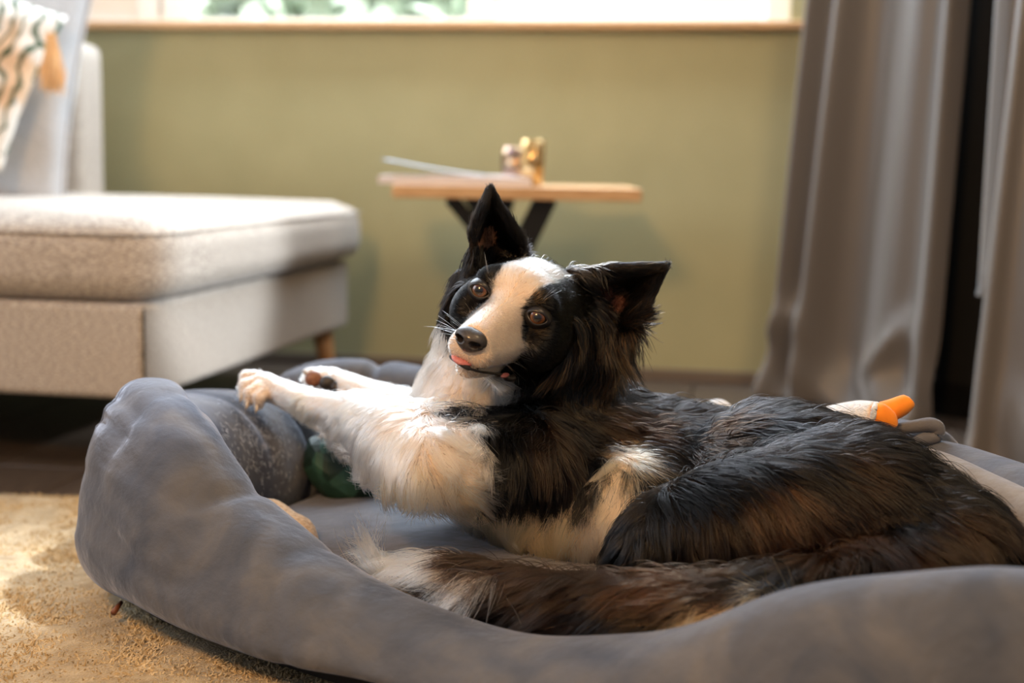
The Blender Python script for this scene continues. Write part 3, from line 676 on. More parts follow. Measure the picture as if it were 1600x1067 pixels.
# keep the largest shell
bm.verts.ensure_lookup_table(); seen = set(); best = []
for v in bm.verts:
    if v.index in seen: continue
    st = [v]; seen.add(v.index); comp = []
    while st:
        x = st.pop(); comp.append(x)
        for e in x.link_edges:
            y = e.other_vert(x)
            if y.index not in seen: seen.add(y.index); st.append(y)
    if len(comp) > len(best):
        old = best; best = comp
    else: old = comp
    for x in old: x.tag = True
bmesh.ops.delete(bm, geom=[v for v in bm.verts if v.tag and v.is_valid], context='VERTS')
bmesh.ops.smooth_vert(bm, verts=bm.verts, factor=.5, use_axis_x=True, use_axis_y=True, use_axis_z=True)
bmesh.ops.recalc_face_normals(bm, faces=bm.faces); bm.to_mesh(me); bm.free()
nv = len(me.vertices); VC = np.zeros(nv*3); me.vertices.foreach_get('co', VC); VC = VC.reshape(-1, 3)
nf = len(me.polygons); FV = np.zeros(nf*4, int); me.polygons.foreach_get('vertices', FV); FV = FV.reshape(-1, 4)
FN = np.zeros(nf*3); me.polygons.foreach_get('normal', FN); FN = FN.reshape(-1, 3); FA = np.zeros(nf); me.polygons.foreach_get('area', FA)
VN = np.zeros(nv*3); me.vertices.foreach_get('normal', VN); VN = VN.reshape(-1, 3)
BV = BVHTree.FromPolygons([Vector(v) for v in VC], [tuple(q) for q in FV])
print('dog mesh', nv, nf)
def hit(px, py):
    d = P(px, py, 1.0)-C0; d /= np.linalg.norm(d); h = BV.ray_cast(Vector(C0), Vector(d)); return (np.array(h[0]), np.array(h[1])) if h[0] else (None, None)
def tohead(p): return ((p-HO)@HR.T)/HS
def ss(x, a, b_): t = np.clip((x-a)/(b_-a), 0, 1); return t*t*(3-2*t)

# fur guides on the body: pixel, combing direction in the picture, length cm, lift, colour
K_ = (.0035, .0032, .0034); BR = (.012, .0062, .0037); B2 = (.030, .014, .007); W_ = (.88, .835, .765); CR_ = (.78, .58, .34); CG = (.80, .68, .50)
GD = [
 (660, 560, -.9, .5, 3.2, .6, W_), (650, 600, -.8, .8, 3.0, .5, W_), (670, 545, -1, .3, 3, .6, W_), (690, 600, -.1, 1, 3, .15, W_), (680, 650, -.1, 1, 4, .2, W_), (720, 625, -.2, 1, 3.5, .15, CG), (760, 605, .1, 1, 3, .15, W_), (790, 745, .3, 1, 4.5, .2, K_), (785, 710, .2, 1, 4.5, .2, K_), (775, 765, .2, 1, 3, .2, K_), (770, 800, -.2, 1, 3.5, .25, CR_), (850, 985, -1, .3, 5, .2, BR), (950, 1000, -1, .3, 5, .2, BR), (760, 955, -1, .3, 5, .2, BR), (1100, 700, .9, .45, 5.5, .15, BR), (1010, 680, 1, .3, 5, .15, BR),
 (755, 652, -.8, .55, 4.5, .3, K_), (705, 668, -.3, 1, 3.5, .25, W_), (700, 640, -.2, 1, 3.5, .25, W_), (790, 640, -.7, .6, 5, .25, K_), (780, 690, -.2, 1, 4, .2, K_), (850, 640, .6, .8, 4.5, .2, K_), (850, 700, .4, .9, 5, .2, BR), (800, 745, .25, 1, 3.5, .2, K_), (900, 620, .9, .3, 4.5, .25, K_), (870, 590, -.3, .9, 5, .3, BR),
 (950, 600, 1, .35, 4.5, .3, K_), (950, 660, .9, .45, 5, .15, BR), (900, 740, .5, .9, 5, .15, K_), (1000, 620, 1, .2, 4.0, .4, K_), (1080, 635, 1, .1, 4.5, .5, K_), (1060, 680, 1, .35, 5, .15, K_), (1150, 650, 1, -.1, 4.5, .5, K_),
 (958, 700, .6, .8, 3.0, .25, (.40, .31, .20)), (968, 722, -.1, 1, 3.5, .3, (.62, .50, .34)), (1000, 700, .8, .5, 5, .2, K_), (1015, 735, .6, .8, 5, .2, K_), (925, 690, .6, .8, 5, .2, K_), (925, 730, .3, .9, 4.5, .2, K_), (955, 765, -.3, 1, 3.5, .2, CG), (915, 770, -.2, 1, 4, .2, K_), (940, 805, -.3, 1, 3.5, .2, W_), (885, 765, -.1, 1, 3, .15, K_), (825, 765, -.1, 1, 3, .2, K_), (820, 812, -.2, 1, 3.5, .25, CR_), (880, 815, -.1, 1, 3.5, .25, CR_), (900, 790, -.1, 1, 3.2, .25, CR_),
 (850, 840, -.1, 1, 3.5, .2, CR_), (780, 830, -.4, 1, 4, .25, CR_), (910, 845, -.2, 1, 3.5, .2, W_), (720, 815, -.5, .9, 3.5, .3, CG),
 (1010, 750, .2, 1, 4, .2, K_), (1010, 820, -.2, 1, 4, .2, K_), (1000, 880, -.5, 1, 3.5, .2, K_), (1090, 750, .7, .7, 5, .2, K_), (1100, 820, .3, .9, 5, .2, BR), (1080, 880, -.1, 1, 4, .2, K_),
 (1200, 660, .6, .6, 5, .35, K_), (1230, 720, .8, .6, 5.5, .25, K_), (1200, 790, .7, .8, 5.5, .2, B2), (1200, 860, .2, 1, 5, .2, BR), (1300, 680, .9, .4, 5.5, .3, K_), (1300, 760, .8, .7, 6, .25, BR), (1300, 840, .5, .9, 6, .2, B2),
 (1390, 700, .9, .5, 5.5, .3, K_), (1400, 780, .8, .7, 6, .25, K_), (1400, 860, .5, .9, 6, .2, BR), (1480, 760, .8, .7, 5.5, .3, K_), (1500, 830, .6, .9, 5.5, .25, BR), (1560, 850, .5, 1, 5, .3, K_),
 # near foreleg
 (392, 603, -.8, .6, .35, .1, W_), (402, 612, -.6, .8, .35, .1, W_), (412, 598, -1, .2, .7, .12, W_), (445, 612, -1, .15, 1.2, .12, W_), (480, 632, -.8, .6, 2.0, .2, CG), (500, 618, -1, .0, 1.3, .12, W_), (540, 640, -.9, .2, 2.0, .15, W_), (535, 665, -.4, 1, 4.0, .6, W_), (580, 650, -.7, .5, 2.4, .2, W_), (570, 690, -.7, .9, 4.0, .6, W_),
 (610, 640, -.8, .3, 2, .15, W_), (620, 690, -.3, 1, 3.4, .25, W_), (590, 730, -.8, .7, 4.0, .6, W_), (640, 720, -.1, 1, 4, .3, W_), (690, 700, .8, .2, 3.8, .3, W_), (715, 710, 1, .0, 4.0, .6, W_), (728, 750, 1, .3, 3.8, .6, W_), (690, 740, .5, .8, 4, .35, CG),
 (610, 765, -.8, .5, 3.6, .6, CR_), (650, 775, -.4, .8, 3.2, .6, CR_), (700, 780, .5, .8, 3.6, .6, CR_), (655, 735, .3, 1, 3.4, .7, CG), (640, 705, -.2, 1, 3.6, .6, W_), (680, 705, .7, .5, 3.6, .6, W_), (700, 660, .5, .0, 3, .2, W_),
 # far foreleg
 (600, 622, -.9, -.4, .9, .1, W_), (560, 606, -.9, -.4, .8, .1, W_), (520, 592, -1, -.3, .7, .1, W_), (650, 640, -.9, -.4, 1.5, .15, W_),
 # tail, hind foot
 (1350, 900, -.8, .4, 5, .2, K_), (1250, 920, -.9, .3, 5.5, .2, K_), (1150, 930, -1, .25, 6, .2, BR), (1050, 930, -1, -.1, 6.5, .25, B2), (1020, 975, -1, .35, 6, .25, K_), (930, 925, -1, -.15, 6.5, .25, BR), (900, 960, -1, .2, 6.5, .25, B2), (820, 910, -1, -.15, 6, .25, BR), (800, 945, -1, .1, 6, .2, BR),
 (760, 890, -1, -.2, 6, .3, BR), (745, 915, -1, .0, 5.5, .25, W_), (700, 935, -1, .15, 5.5, .25, BR), (760, 950, -1, .2, 5.5, .25, BR), (690, 900, -1, -.15, 6, .3, W_), (640, 920, -1, .15, 5.5, .3, W_), (640, 890, -1, -.2, 6.5, .3, W_), (620, 885, -.8, -.6, 6.5, .45, W_), (640, 905, -1, .1, 6.0, .35, W_),
 (1180, 965, -1, .4, 1.8, .2, CR_), (1120, 980, -1, .4, 1.6, .2, CR_),
]
gpos = []; gdir = []; glen = []; glift = []; gcol = []
for (px, py, dx, dy, ln, lf, c_) in GD:
    p, nn = hit(px, py)
    if p is None:
        for off in range(5, 60, 5):
            for ox, oy in ((0, off), (0, -off), (off, 0), (-off, 0)):
                p, nn = hit(px+ox, py+oy)
                if p is not None: break
            if p is not None: break
    if p is None: print('guide missed', px, py); continue
    gpos.append(p); d = CR*dx-CU*dy; gdir.append(d/np.linalg.norm(d)); glen.append(ln); glift.append(lf); gcol.append(c_)
gpos = np.array(gpos); gdir = np.array(gdir); glen = np.array(glen); glift = np.array(glift); gcol = np.array(gcol)

LIPS = [(-2.15, 5.2, -5.9), (-1.7, 7.0, -6.1), (-.6, 8.05, -6.0), (.6, 8.05, -6.15), (1.7, 7.2, -6.2), (2.35, 5.6, -6.3), (2.9, 3.8, -6.5), (3.45, 2.2, -6.9), (3.7, 1.2, -6.9)]
# head rules, in the head frame (cm)
def head_fur(hp, nn):
    """hp (n,3) head coordinates; returns dir(head frame), len cm, lift, colour"""
    x, y, z = hp.T; n_ = len(hp); ax = np.abs(x)
    d = np.stack([np.sign(x)*(.15+.5*ss(ax, 2, 5)), -np.ones(n_), .35*ss(z, -1, 3)-.75*ss(-z, 1, 5)*ss(-y, -1, 3)-.15], 1)
    mz = ss(y, .5, 2.5)                                   # on the muzzle: straight back, sides downwards
    dm = np.stack([np.sign(x)*.25, -np.ones(n_), -.25-.4*ss(ax, 1, 2.5)], 1)
    d = d*(1-mz[:, None])+dm*mz[:, None]
    ln = .35+.35*ss(-y, -6, 0)+.9*ss(-y, 0, 6)+1.4*ss(-y, 4, 9)+1.4*ss(-z, 4, 8)*ss(-y, 0, 4)+.15*ss(-z, 6.3, 7.5)
    lf = .10+.12*ss(-y, 0, 6)
    col = np.tile(np.array(K_), (n_, 1)); j = RNG.normal(size=n_)*.16+.22*vnoise(hp, 2.2, 77)
    muz = (y+j*1.5 > .9+.45*ss(ax, 1.5, 3)) & (z < .2)
    bz = (x+j > -1.95-.22*np.clip(z, 0, 9)) & (x+j < 1.35+.42*np.clip(z, 0, 9)) & (z > -3.4) & (y > -7.5+j*2)
    thr = (z < -6.6+j*1.2) & (x+j < 1.2)
    wh = muz | bz | thr
    col[wh] = W_
    dark = (y > 6.2) & (z < -5.6) & (z > -6.5); col[dark & (RNG.random(n_) < .4)] = (.25, .2, .17)
    brow = ((x-2.6)**2+((z-1.75)*1.3)**2 < .45) & (x+j > 1.7); col[brow & (RNG.random(n_) < .55)] = (.20, .095, .035)
    under = ((x-3.9)**2+((z+1.35)*1.6)**2 < .8); col[under & (RNG.random(n_) < .30)] = (.10, .05, .022)
    chk = (x > 5.6) & (y < -3) & (z < 1); col[chk & (RNG.random(n_) < .3)] = (.15, .075, .03)
    return d, ln, lf, col

def sdf(p):
    i = np.clip(((p-np.array([DX0, DY0, DZ0]))/VS), 0, np.array([NX, NY, NZ])-1.001); i0 = i.astype(int); f = i-i0; i0 = np.minimum(i0, np.array([NX, NY, NZ])-2)
    r = 0
    for a in (0, 1):
        for b_ in (0, 1):
            for c_ in (0, 1):
                wgt = (f[:, 0] if a else 1-f[:, 0])*(f[:, 1] if b_ else 1-f[:, 1])*(f[:, 2] if c_ else 1-f[:, 2])
                r = r+wgt*G[i0[:, 0]+a, i0[:, 1]+b_, i0[:, 2]+c_]
    return r
def sgrad(p):
    e = VS; g = np.stack([sdf(p+np.eye(3)[k]*e)-sdf(p-np.eye(3)[k]*e) for k in range(3)], 1); return g/(np.linalg.norm(g, axis=1)[:, None]+1e-9)

fc = VC[FV].mean(axis=1); hfc = tohead(fc)
earL, RL3 = EARPTS['l']; earR, RR3 = EARPTS['r']
def near(pts_, q, step=1):
    kd = kdtree.KDTree(len(q));
    for i, a in enumerate(q): kd.insert(Vector(a), i)
    kd.balance(); return np.array([kd.find(Vector(a))[2] for a in pts_])
hd = np.linalg.norm((hfc-np.array([0, -3, -2]))/np.array([8, 11, 8.5]), axis=1)
ishead = hd < 1.0
earzone = (np.linalg.norm(fc-HO, axis=1) < .30)
dl = np.full(nf, 1.); dr_ = np.full(nf, 1.); ez = np.where(earzone)[0]
dl[ez] = near(fc[ez], earL); dr_[ez] = near(fc[ez], earR)
isear = np.where((dl < .007) & (hfc[:, 2] > 3.0), 1, np.where((dr_ < .007), 2, 0)); isear[(isear == 2) & (hfc[:, 0] < 5.2)] = 0
if True:
    # camera-independent density: heads carry finer, denser hair
    dens = np.where(isear > 0, 3.2, np.where(ishead, 5.0, 1.0))
    legs = (fc[:, 0] < -.13); dens = np.where(legs & ~ishead, 1.8, dens)
    belowbed = (fc[:, 2] < .105) | (FN[:, 2] < -.55) & ~ishead & ~legs & (isear == 0); dens = np.where(belowbed, .25, dens)
    fcl = hfc
    skip = (np.linalg.norm(hfc-np.array([3.5, .9, 0]), axis=1) < 1.18) | (np.linalg.norm(hfc-np.array([-3.5, .9, 0]), axis=1) < 1.18) | (np.linalg.norm((hfc-np.array([0, 8.6, -3.2]))/np.array([1.85, 1.5, 1.5]), axis=1) < 1)
    dens[skip] = 0
for pc_, rr_ in ((P(755, 372, 1.605), .013), (P(950, 470, 1.615), .017)): dens[(np.linalg.norm(fc-pc_, axis=1) < rr_) & (isear > 0)] *= .25
LIPC = catmull(LIPS, 6, closed=False)
ml_ = np.where(ishead & (hfc[:, 1] > .5) & (hfc[:, 2] < -4.5))[0]
if len(ml_):
    dl_ = np.sqrt(((hfc[ml_][:, None]-LIPC[None])**2).sum(2)).min(1); dens[ml_[dl_ < .42]] = 0; dens[ml_[(dl_ < 1.0) & (hfc[ml_, 2] > -6.3) & (hfc[ml_, 2] < -5.6) & (hfc[ml_, 1] > 6.5)]] = 0
NH = 340000
pr = FA*dens; pr /= pr.sum(); fi = RNG.choice(nf, NH, p=pr)
a, b_ = RNG.random((NH, 1)), RNG.random((NH, 1)); q = VC[FV[fi]]; qn = VN[FV[fi]]
def bil(q): return (q[:, 0]*(1-a)+q[:, 1]*a)*(1-b_)+(q[:, 3]*(1-a)+q[:, 2]*a)*b_
root = bil(q); nrm = bil(qn); nrm /= np.linalg.norm(nrm, axis=1)[:, None]+1e-9
hp = tohead(root)
D = np.zeros((NH, 3)); LN = np.zeros(NH); LF = np.zeros(NH); CO = np.zeros((NH, 3))
jn = np.stack([vnoise(root, 260, 31), vnoise(root, 260, 32), vnoise(root, 260, 33)], 1)*.006+RNG.normal(size=(NH, 3))*.0025
for s in range(0, NH, 25000):
    sl = slice(s, s+25000); r_ = root[sl]
    d2 = ((r_[:, None]-gpos[None])**2).sum(2)+2e-5; wt = d2**-1.6; wt /= wt.sum(1)[:, None]
    D[sl] = wt@gdir; LN[sl] = wt@glen; LF[sl] = wt@glift
    r_ = r_+jn[sl]; d2 = ((r_[:, None]-gpos[None])**2).sum(2); wn = (d2+1e-7)**-6.0; wn /= wn.sum(1)[:, None]; CO[sl] = wn@gcol
hdist = np.linalg.norm((hp-np.array([0, -3, -2]))/np.array([8, 11, 8.5]), axis=1)
wh = np.maximum((1-ss(hdist, .88, 1.06))*(1-ss(-hp[:, 2], 7.4, 8.6)*ss(-hp[:, 1], -6.5, -5)), ss(hp[:, 1], -.5, 1.0)*(1-ss(hdist, 1.2, 1.35))); di, ln, lf, co = head_fur(hp, nrm); dw = di@HR
D = D*(1-wh[:, None])+dw*wh[:, None]; LN = LN*(1-wh)+ln*wh; LF = LF*(1-wh)+lf*wh
pick = RNG.random(NH) < wh; CO[pick] = co[pick]
# ears
tipL = P(766, 296, 1.583); tipR = P(1042, 414, 1.59)
ie = isear[fi]
mL = ie == 1; mR = ie == 2
if mL.any():
    d = tipL-root[mL]; up = np.clip(((root[mL]-P(775, 420, 1.58))@(tipL-P(775, 420, 1.58)))/np.sum((tipL-P(775, 420, 1.58))**2), 0, 1)
    D[mL] = d/np.linalg.norm(d, axis=1)[:, None]*(.4+.6*up[:, None])+(CR*.35-CU*.1)*(1-up[:, None])*np.where((root[mL]@CR > P(770, 380, 1.58)@CR)[:, None], 1, -1)
    LN[mL] = 2.0-1.0*up; LF[mL] = .22; CO[mL] = K_
    inner = (nrm[mL]@(-FW) > .3) & (up < .5) & (up > .08) & (np.abs(root[mL]@CR-P(757, 375, 1.58)@CR) < .011); t = np.where(mL)[0][inner]; LN[t] = .5; CO[t[RNG.random(len(t)) < .6]] = (.20, .11, .07)
if mR.any():
    bR = P(905, 480, 1.58); d = tipR-root[mR]; ax_ = tipR-bR; up = np.clip(((root[mR]-bR)@ax_)/(ax_@ax_), 0, 1)
    tp_ = (P(950, 415, 1.585)-root[mR])@CU                # distance below the upper edge
    low = ss(tp_, .045, .085)
    D[mR] = d/np.linalg.norm(d, axis=1)[:, None]*(1-low[:, None])+(-CU+CR*.15)*low[:, None]*1.3
    LN[mR] = 1.6+4.2*low-.7*up; LF[mR] = .12+.1*low; CO[mR] = K_
    t = np.where(mR)[0]; br = RNG.random(len(t)) < .12+.25*low; CO[t[br]] = (.10, .045, .018)
    inner = (nrm[mR]@(-FW) > .2) & (np.linalg.norm(root[mR]-P(955, 470, 1.61), axis=1) < .018); t = t[inner]; LN[t] = .5; CO[t[RNG.random(len(t)) < .6]] = (.16, .075, .06)
# left-hand side ruff hanging from the near ear
hx, hy, hz = hp.T
mF = (hx < -5.2) & (hy < -2.5) & (hz > -6) & (hz < 5) & (hdist < 1.5) & (ie == 0)
wF = ss(-hx[mF], 5.2, 6.4)[:, None]; D[mF] = D[mF]*(1-wF)+(-CU*1.0-CR*.55)*wF; LN[mF] = LN[mF]*(1-wF[:, 0])+2.9*wF[:, 0]; LF[mF] = .40; CO[mF] = K_
mG = (hx > 5.6) & (hy < -4) & (hz < 1.5) & (hz > -9) & (hdist < 1.6) & (ie == 0) & (root@CR > P(870, 560, 1.6)@CR)
D[mG] = -CU*1.0+CR*.15; LN[mG] = 4.0; LF[mG] = .25; t = np.where(mG)[0]; CO[t] = K_; CO[t[RNG.random(len(t)) < .25]] = (.10, .045, .018)

iswhite = CO[:, 0] > .3
# brightness variation per strand and per lock
lock = vnoise(root, 120, 55)[:, None]; v_ = RNG.normal(size=(NH, 1))
CO = np.where(iswhite[:, None], CO*(1+.05*v_+.04*lock), CO*np.exp(.35*v_+.45*lock))
warm = vnoise(root, 60, 56)[:, None]*.5+.5; CO = np.where(iswhite[:, None], CO*(1-(.25-.17*wh[:, None])*np.clip(warm, 0, 1)*np.array([0, .35, .8])), CO)
CO = np.clip(CO, .002, .92)
T = D-nrm*(D*nrm).sum(1)[:, None]; T /= np.linalg.norm(T, axis=1)[:, None]+1e-9
swl = np.stack([vnoise(root, 85, 61), vnoise(root, 85, 62), vnoise(root, 85, 63)], 1)*(.30*np.clip(LN/3, 0, 1)*np.where(iswhite, 1.9, 1))[:, None]
stray = RNG.random(NH) < np.where(hdist > 1.1, .03, .008); LF[stray] += .75; LN[stray & (hdist > 1.1)] *= .9
hf_ = np.stack([vnoise(root, 230, 71), vnoise(root, 230, 72), vnoise(root, 230, 73)], 1)*(np.where(iswhite, .55, .16)*ss(LN, 2.6, 3.6))[:, None]
LF = LF+np.where(iswhite, .35, .1)*ss(LN, 2.6, 3.6)*vnoise(root, 200, 74)
T = T+swl+hf_+RNG.normal(size=(NH, 3))*.10; T -= nrm*(T*nrm).sum(1)[:, None]; T /= np.linalg.norm(T, axis=1)[:, None]+1e-9
LNm = LN*.01*np.clip(RNG.normal(1, .18, NH), .5, 1.5); NPT = 7
pos = np.zeros((NH, NPT, 3)); pos[:, 0] = root-nrm*.0008
cur = pos[:, 0].copy(); wave = RNG.uniform(0, 6.28, NH); side = np.cross(T, nrm)
lockph = vnoise(root, 70, 91)*5
for k in range(1, NPT):
    t = k/(NPT-1); li = (LF*(1.6-1.9*t))[:, None]
    d = T+nrm*li+np.array([0, 0, -1])*.28*t*np.clip(LNm/.04, 0, 1.3)[:, None]+side*(.28*np.sin(t*3.2+lockph)*np.clip(LNm/.03, 0, 1))[:, None]
    d /= np.linalg.norm(d, axis=1)[:, None]
    cur = cur+d*(LNm/(NPT-1))[:, None]; 
    sd = sdf(cur); mn = .0006+.0022*t*np.clip(LNm/.03, .1, 1.2); push = np.clip(mn-sd, 0, .01)
    m_ = push > 0
    if m_.any(): g = sgrad(cur[m_]); cur[m_] = cur[m_]+g*push[m_, None]
    pos[:, k] = cur
# clumping into locks
def clump(idx, per, amt):
    if len(idx) < 50: return
    cs = RNG.choice(idx, max(5, len(idx)//per), replace=False); kd = kdtree.KDTree(len(cs))
    for i, c_ in enumerate(cs): kd.insert(Vector(root[c_]), i)
    kd.balance(); own = cs[[kd.find(Vector(root[i]))[1] for i in idx]]
    tt = (np.arange(NPT)/(NPT-1))**1.3; am = amt*RNG.uniform(.55, 1.1, len(idx))
    ok = (LNm[own] > .4*LNm[idx]) & (iswhite[own] == iswhite[idx]); am = am*ok
    sc_ = (LNm[idx]/LNm[own])[:, None, None]
    target = root[own][:, None]+(pos[own]-root[own][:, None])*np.minimum(sc_, 1.4)
    wgt = (am[:, None]*tt[None])[:, :, None]; pos[idx] = pos[idx]*(1-wgt)+target*wgt
longi = np.where(LN > 1.8)[0]; clump(longi, 30, .78); clump(longi, 170, .42)
sh = np.where((LN <= 1.8) & (LN > .6))[0]; clump(sh, 12, .55)
rb = np.where(LN > 1.8, .00030, np.where(ishead[fi] | (ie > 0), .00016, .00022))[:, None]*RNG.uniform(.8, 1.2, (NH, 1))
rad = rb*np.array([1, 1, .95, .85, .7, .5, .2])[None]

dog = empty('dog', tuple(BEDC+np.array([.1, -.02, .1]))); tag(dog, 'black and white border collie lying in the blue grey bed looking back', 'dog')
dogl = np.array(dog.location); Tm = Matrix.Translation(-dog.location)
me.transform(Tm)
# skin colour: pale under white fur, near black elsewhere
vcol = me.color_attributes.new('skin', 'FLOAT_COLOR', 'POINT')
kd = kdtree.KDTree(NH//6)
for i in range(NH//6): kd.insert(Vector(root[i*6]), i*6)
kd.balance(); ni = np.array([kd.find(Vector(v))[1] for v in VC]); sc4 = np.ones((nv, 4), np.float32); sc4[:, :3] = np.where(iswhite[ni][:, None], np.array([.60, .48, .38]), np.array([.012, .009, .008]))
for pc_, rr_, cc_ in ((P(756, 372, 1.60), .016, (.20, .10, .06)), (P(945, 462, 1.61), .013, (.07, .032, .026)), (P(962, 474, 1.61), .011, (.09, .04, .03))):
    mm_ = np.linalg.norm(VC-pc_, axis=1) < rr_; sc4[mm_, :3] = cc_
vcol.data.foreach_set('color', sc4.ravel())
m, nt, b = new_mat('dog_skin'); at = nt.nodes.new('ShaderNodeAttribute'); at.attribute_name = 'skin'; nt.links.new(at.outputs['Color'], b.inputs['Base Color']); b.inputs['Roughness'].default_value = .9; b.inputs['Specular IOR Level'].default_value = .1
body = link('body', me, m, dog)
m = bpy.data.materials.new('fur'); m.use_nodes = True; nt = m.node_tree; nt.nodes.clear()
out = nt.nodes.new('ShaderNodeOutputMaterial'); at = nt.nodes.new('ShaderNodeAttribute'); at.attribute_name = 'tint'
hbs = nt.nodes.new('ShaderNodeBsdfHairPrincipled'); hbs.parametrization = 'COLOR'
nt.links.new(at.outputs['Color'], hbs.inputs['Color']); hbs.inputs['Roughness'].default_value = .19; hbs.inputs['Radial Roughness'].default_value = .5; hbs.inputs['Coat'].default_value = 0; hbs.inputs['IOR'].default_value = 1.33
nt.links.new(hbs.outputs[0], out.inputs[0])
pl = pos-dogl
coat = hair('coat', pl, rad, CO, m, body, NPT); tag(coat, kind='stuff')
FURM = m

# ---- eyes
def eye_mat():
    m, nt, b = new_mat('eye'); tc = nt.nodes.new('ShaderNodeTexCoord'); sx = nt.nodes.new('ShaderNodeSeparateXYZ'); nt.links.new(tc.outputs['Object'], sx.inputs[0])
    x2 = nt.nodes.new('ShaderNodeVectorMath'); x2.operation = 'MULTIPLY'; x2.inputs[1].default_value = (1, 1, 0); nt.links.new(tc.outputs['Object'], x2.inputs[0])
    ln_ = nt.nodes.new('ShaderNodeVectorMath'); ln_.operation = 'LENGTH'; nt.links.new(x2.outputs[0], ln_.inputs[0])
    ml = nt.nodes.new('ShaderNodeMath'); ml.operation = 'MULTIPLY'; ml.inputs[1].default_value = 1/.0105; nt.links.new(ln_.outputs['Value'], ml.inputs[0])
    r = ramp(nt, [(.0, (.003, .003, .003)), (.30, (.003, .003, .003)), (.42, (.035, .013, .005)), (.62, (.125, .045, .012)), (.73, (.075, .028, .008)), (.80, (.006, .005, .004)), (.97, (.02, .015, .012))])
    nt.links.new(ml.outputs[0], r.inputs[0]); nt.links.new(r.outputs[0], b.inputs['Base Color']); b.inputs['Roughness'].default_value = .25; b.inputs['Coat Weight'].default_value = .7; b.inputs['Coat Roughness'].default_value = .01
    return m
EM = eye_mat(); LM = mat('eyelid_skin', (.010, .008, .008), rough=.4)
for s in (-1, 1):
    c = H(s*3.45, .30, 0)
    look = (C0+np.array([0, 0, .0])-c); look /= np.linalg.norm(look); look = look*.8+(hf*.9+hr*s*.25)*.5; look /= np.linalg.norm(look)
    bm = bmesh.new(); bmesh.ops.create_uvsphere(bm, u_segments=40, v_segments=28, radius=.0105)
    eo = bm_obj('eye', bm, EM, body); zq = Vector(look).to_track_quat('Z', 'Y'); eo.matrix_local = Matrix.Translation(Vector(c-dogl)) @ zq.to_matrix().to_4x4()
    # almond lid rim
    U_ = hu-look*(hu@look); U_ /= np.linalg.norm(U_); R_ = np.cross(U_, look); R_ = R_ if R_@hr > 0 else -R_
    LV = []; LFc = []; nk = 48
    for k in range(nk):
        t = 2*PI*k/nk; cx, cy = math.cos(t), math.sin(t)
        ca_ = (abs(cx)**2.2)
        for j, (ex, ey, dz) in enumerate(((.98, .54 if cy > 0 else .68, None), (1.04, .66 if cy > 0 else .78, None), (1.16, .98, .62), (1.42, 1.25, .20), (1.6, 1.5, -.4))):
            X_ = ex*cx; Y_ = ey*cy*(1-.22*ca_)
            if dz is None: dz = math.sqrt(max(.02, (1.10 if j == 0 else 1.19)**2-X_*X_-Y_*Y_))
            LV.append(c+(R_*X_+U_*Y_+look*dz)*.0100-dogl)
    for k in range(nk):
        for j in range(4): LFc.append((k*5+j, ((k+1) % nk)*5+j, ((k+1) % nk)*5+j+1, k*5+j+1))
    link('eyelid', mesh_from('eyelid', LV, LFc), LM, body)
# ---- nose leather with nostrils
NM = mat('nose_leather', (.014, .011, .012), (.035, .028, .027), .33, 500, bump=.7, bscale=1500, coat=.25, bdist=.0006)
bm = bmesh.new(); bmesh.ops.create_uvsphere(bm, u_segments=64, v_segments=48, radius=1)
for v in bm.verts:
    x, y, z = v.co
    w_ = 1.0 if z > 0 else 1.0-.32*(-z)**1.3
    nx_, ny_, nz_2 = x*1.78*w_, y*1.25, z*1.32
    if z > .2: nz_2 -= .18*(z-.2)*(1-abs(x))
    ny_ += .15*max(0, z)*.5
    for s in (-1, 1):                                      # nostrils
        d_ = math.sqrt(((x-s*.50)/.26)**2+((z+.05)/.24)**2)
        if y > 0 and d_ < 1.3: ny_ -= 1.05*max(0, 1-(d_/1.3)**2)**1.0; 
        d2_ = math.hypot((x-s*.86)/.2, (z+.2)/.12)
        if y > -.2 and d2_ < 1: nx_ -= s*.30*(1-d2_)
    if abs(x) < .07 and y > 0 and z < .3: ny_ -= .10*(1-abs(x)/.07)
    v.co = Vector(H(nx_, 8.35+ny_, -3.25+nz_2-.10*ny_)-dogl)
bm_obj('nose', bm, NM, body)
# ---- lips, tongue
lip = mat('lip_skin', (.012, .009, .009), rough=.35)
tube('lip', [H(*p)-dogl for p in LIPC], [.0016]*6+[.0026]*14+[.0014]*14+[.0020]*6+[.0036]*9, lip, body, n=10)
tm = mat('tongue', (.55, .17, .17), (.66, .25, .24), .38, 300, bump=.3, coat=.3)
bm = bmesh.new(); bmesh.ops.create_uvsphere(bm, u_segments=28, v_segments=18, radius=1)
for v in bm.verts: x, y, z = v.co; v.co = Vector(H(-.35+x*1.25, 7.3+y*1.25, -5.95+z*.42+.12*x*x)-dogl)
bm_obj('tongue', bm, tm, body)
bm = bmesh.new(); bmesh.ops.create_uvsphere(bm, u_segments=20, v_segments=12, radius=1)
for v in bm.verts: x, y, z = v.co; v.co = Vector(H(3.2+x*.34, 2.9+y*1.1, -6.58+z*.24)-dogl)
bm_obj('gum', bm, mat('gum_skin', (.26, .085, .085), rough=.3, coat=.5), body)
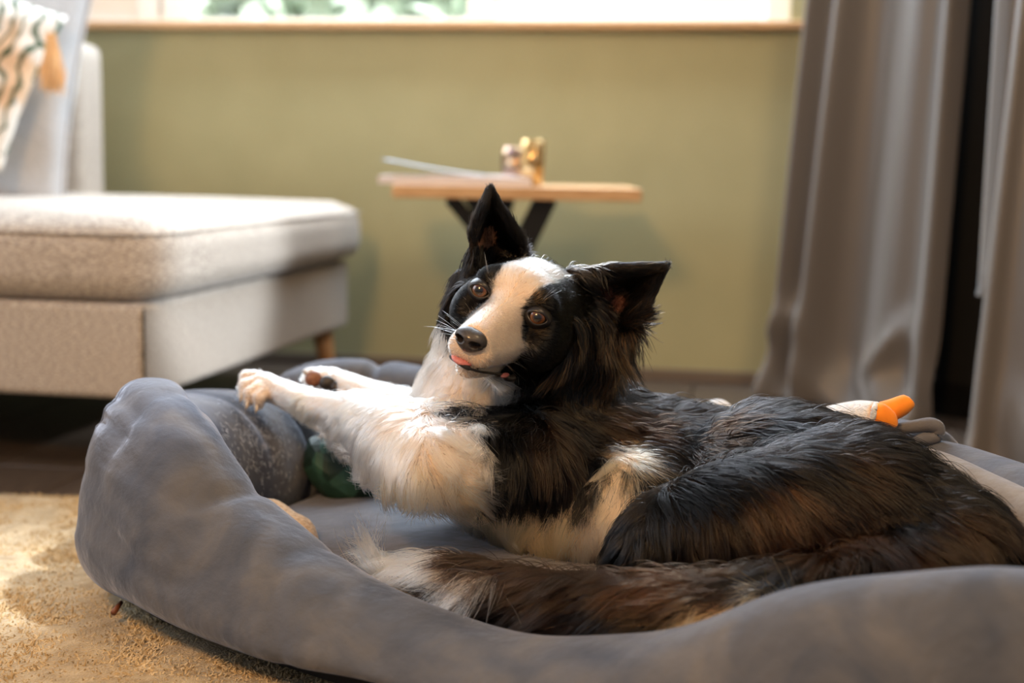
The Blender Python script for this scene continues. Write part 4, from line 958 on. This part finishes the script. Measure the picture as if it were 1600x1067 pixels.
# ---- paw pads and claws
PM = mat('paw_pad', (.16, .06, .03), (.24, .10, .055), .5, 200, bump=.3); PD = mat('dark_paw_pad', (.02, .015, .013), rough=.5)
CLM = mat('claw_horn', (.50, .42, .33), rough=.35)
for nm, px, py, Y, rx, rz, mm in (('pad', 490, 592, 1.795, .0110, .0105, PM), ('pad', 511, 598, 1.782, .0100, .0090, PD), ('pad', 526, 605, 1.780, .0090, .008, PD)):
    bm = bmesh.new(); bmesh.ops.create_uvsphere(bm, u_segments=24, v_segments=16, radius=1); c = P(px, py, Y)
    for v in bm.verts: v.co = Vector(c-dogl+CR*v.co.x*rx+CU*v.co.z*rz+FW*v.co.y*.008)
    bm_obj(nm, bm, mm, body)
for (a_, b2_) in (((482, 590, 1.81), (474, 579, 1.80)), ((490, 585, 1.815), (484, 577, 1.81))):
    a_, b2_ = P(*a_), P(*b2_); tube('claw', [a_-dogl, (a_*.5+b2_*.5)-dogl+CU*.001, b2_-dogl], [.003, .0024, .0006], CLM, body, n=10)
for a3, b3, c3 in TOES:
    a_ = P(*c3); dn = np.array([-.25, -.25, -1.]); dn /= np.linalg.norm(dn); tube('claw', [a_-FW*.004-dogl, a_+dn*.007-FW*.006-dogl, a_+dn*.012-FW*.004-dogl], [.0030, .0024, .0007], CLM, body, n=10)
# ---- whiskers and eyebrow hairs
wp = []
for s in (-1, 1):
    for k in range(11):
        b0 = np.array([s*(1.9+.2*RNG.random()), 4.2+2.6*RNG.random(), -4.6+1.2*RNG.random()]); dd = np.array([s*1.0, -.1-.5*RNG.random(), -.45+.7*RNG.random()]); dd /= np.linalg.norm(dd); l_ = 2.2+2.2*RNG.random()
        wp.append([H(*(b0+dd*l_*t+np.array([0, -.5, -.35])*t*t*l_*.4)) for t in np.linspace(0, 1, 5)])
    for k in range(4):
        b0 = np.array([s*(2.9+.5*RNG.random()), .3, 1.6]); dd = np.array([s*.5*RNG.random()+.2*s, .35, 1.]); dd /= np.linalg.norm(dd); l_ = 2+RNG.random()
        wp.append([H(*(b0+dd*l_*t+np.array([s*.3, -1, 0])*t*t*l_*.35)) for t in np.linspace(0, 1, 5)])
wo = hair('whiskers', np.array(wp)-dogl, [.00013, .00012, .0001, .00008, .00004], np.tile(np.array([.75, .72, .68]), (len(wp), 1)), FURM, body, 5); tag(wo, 'long pale whiskers', kind='stuff')
print('hair', NH)
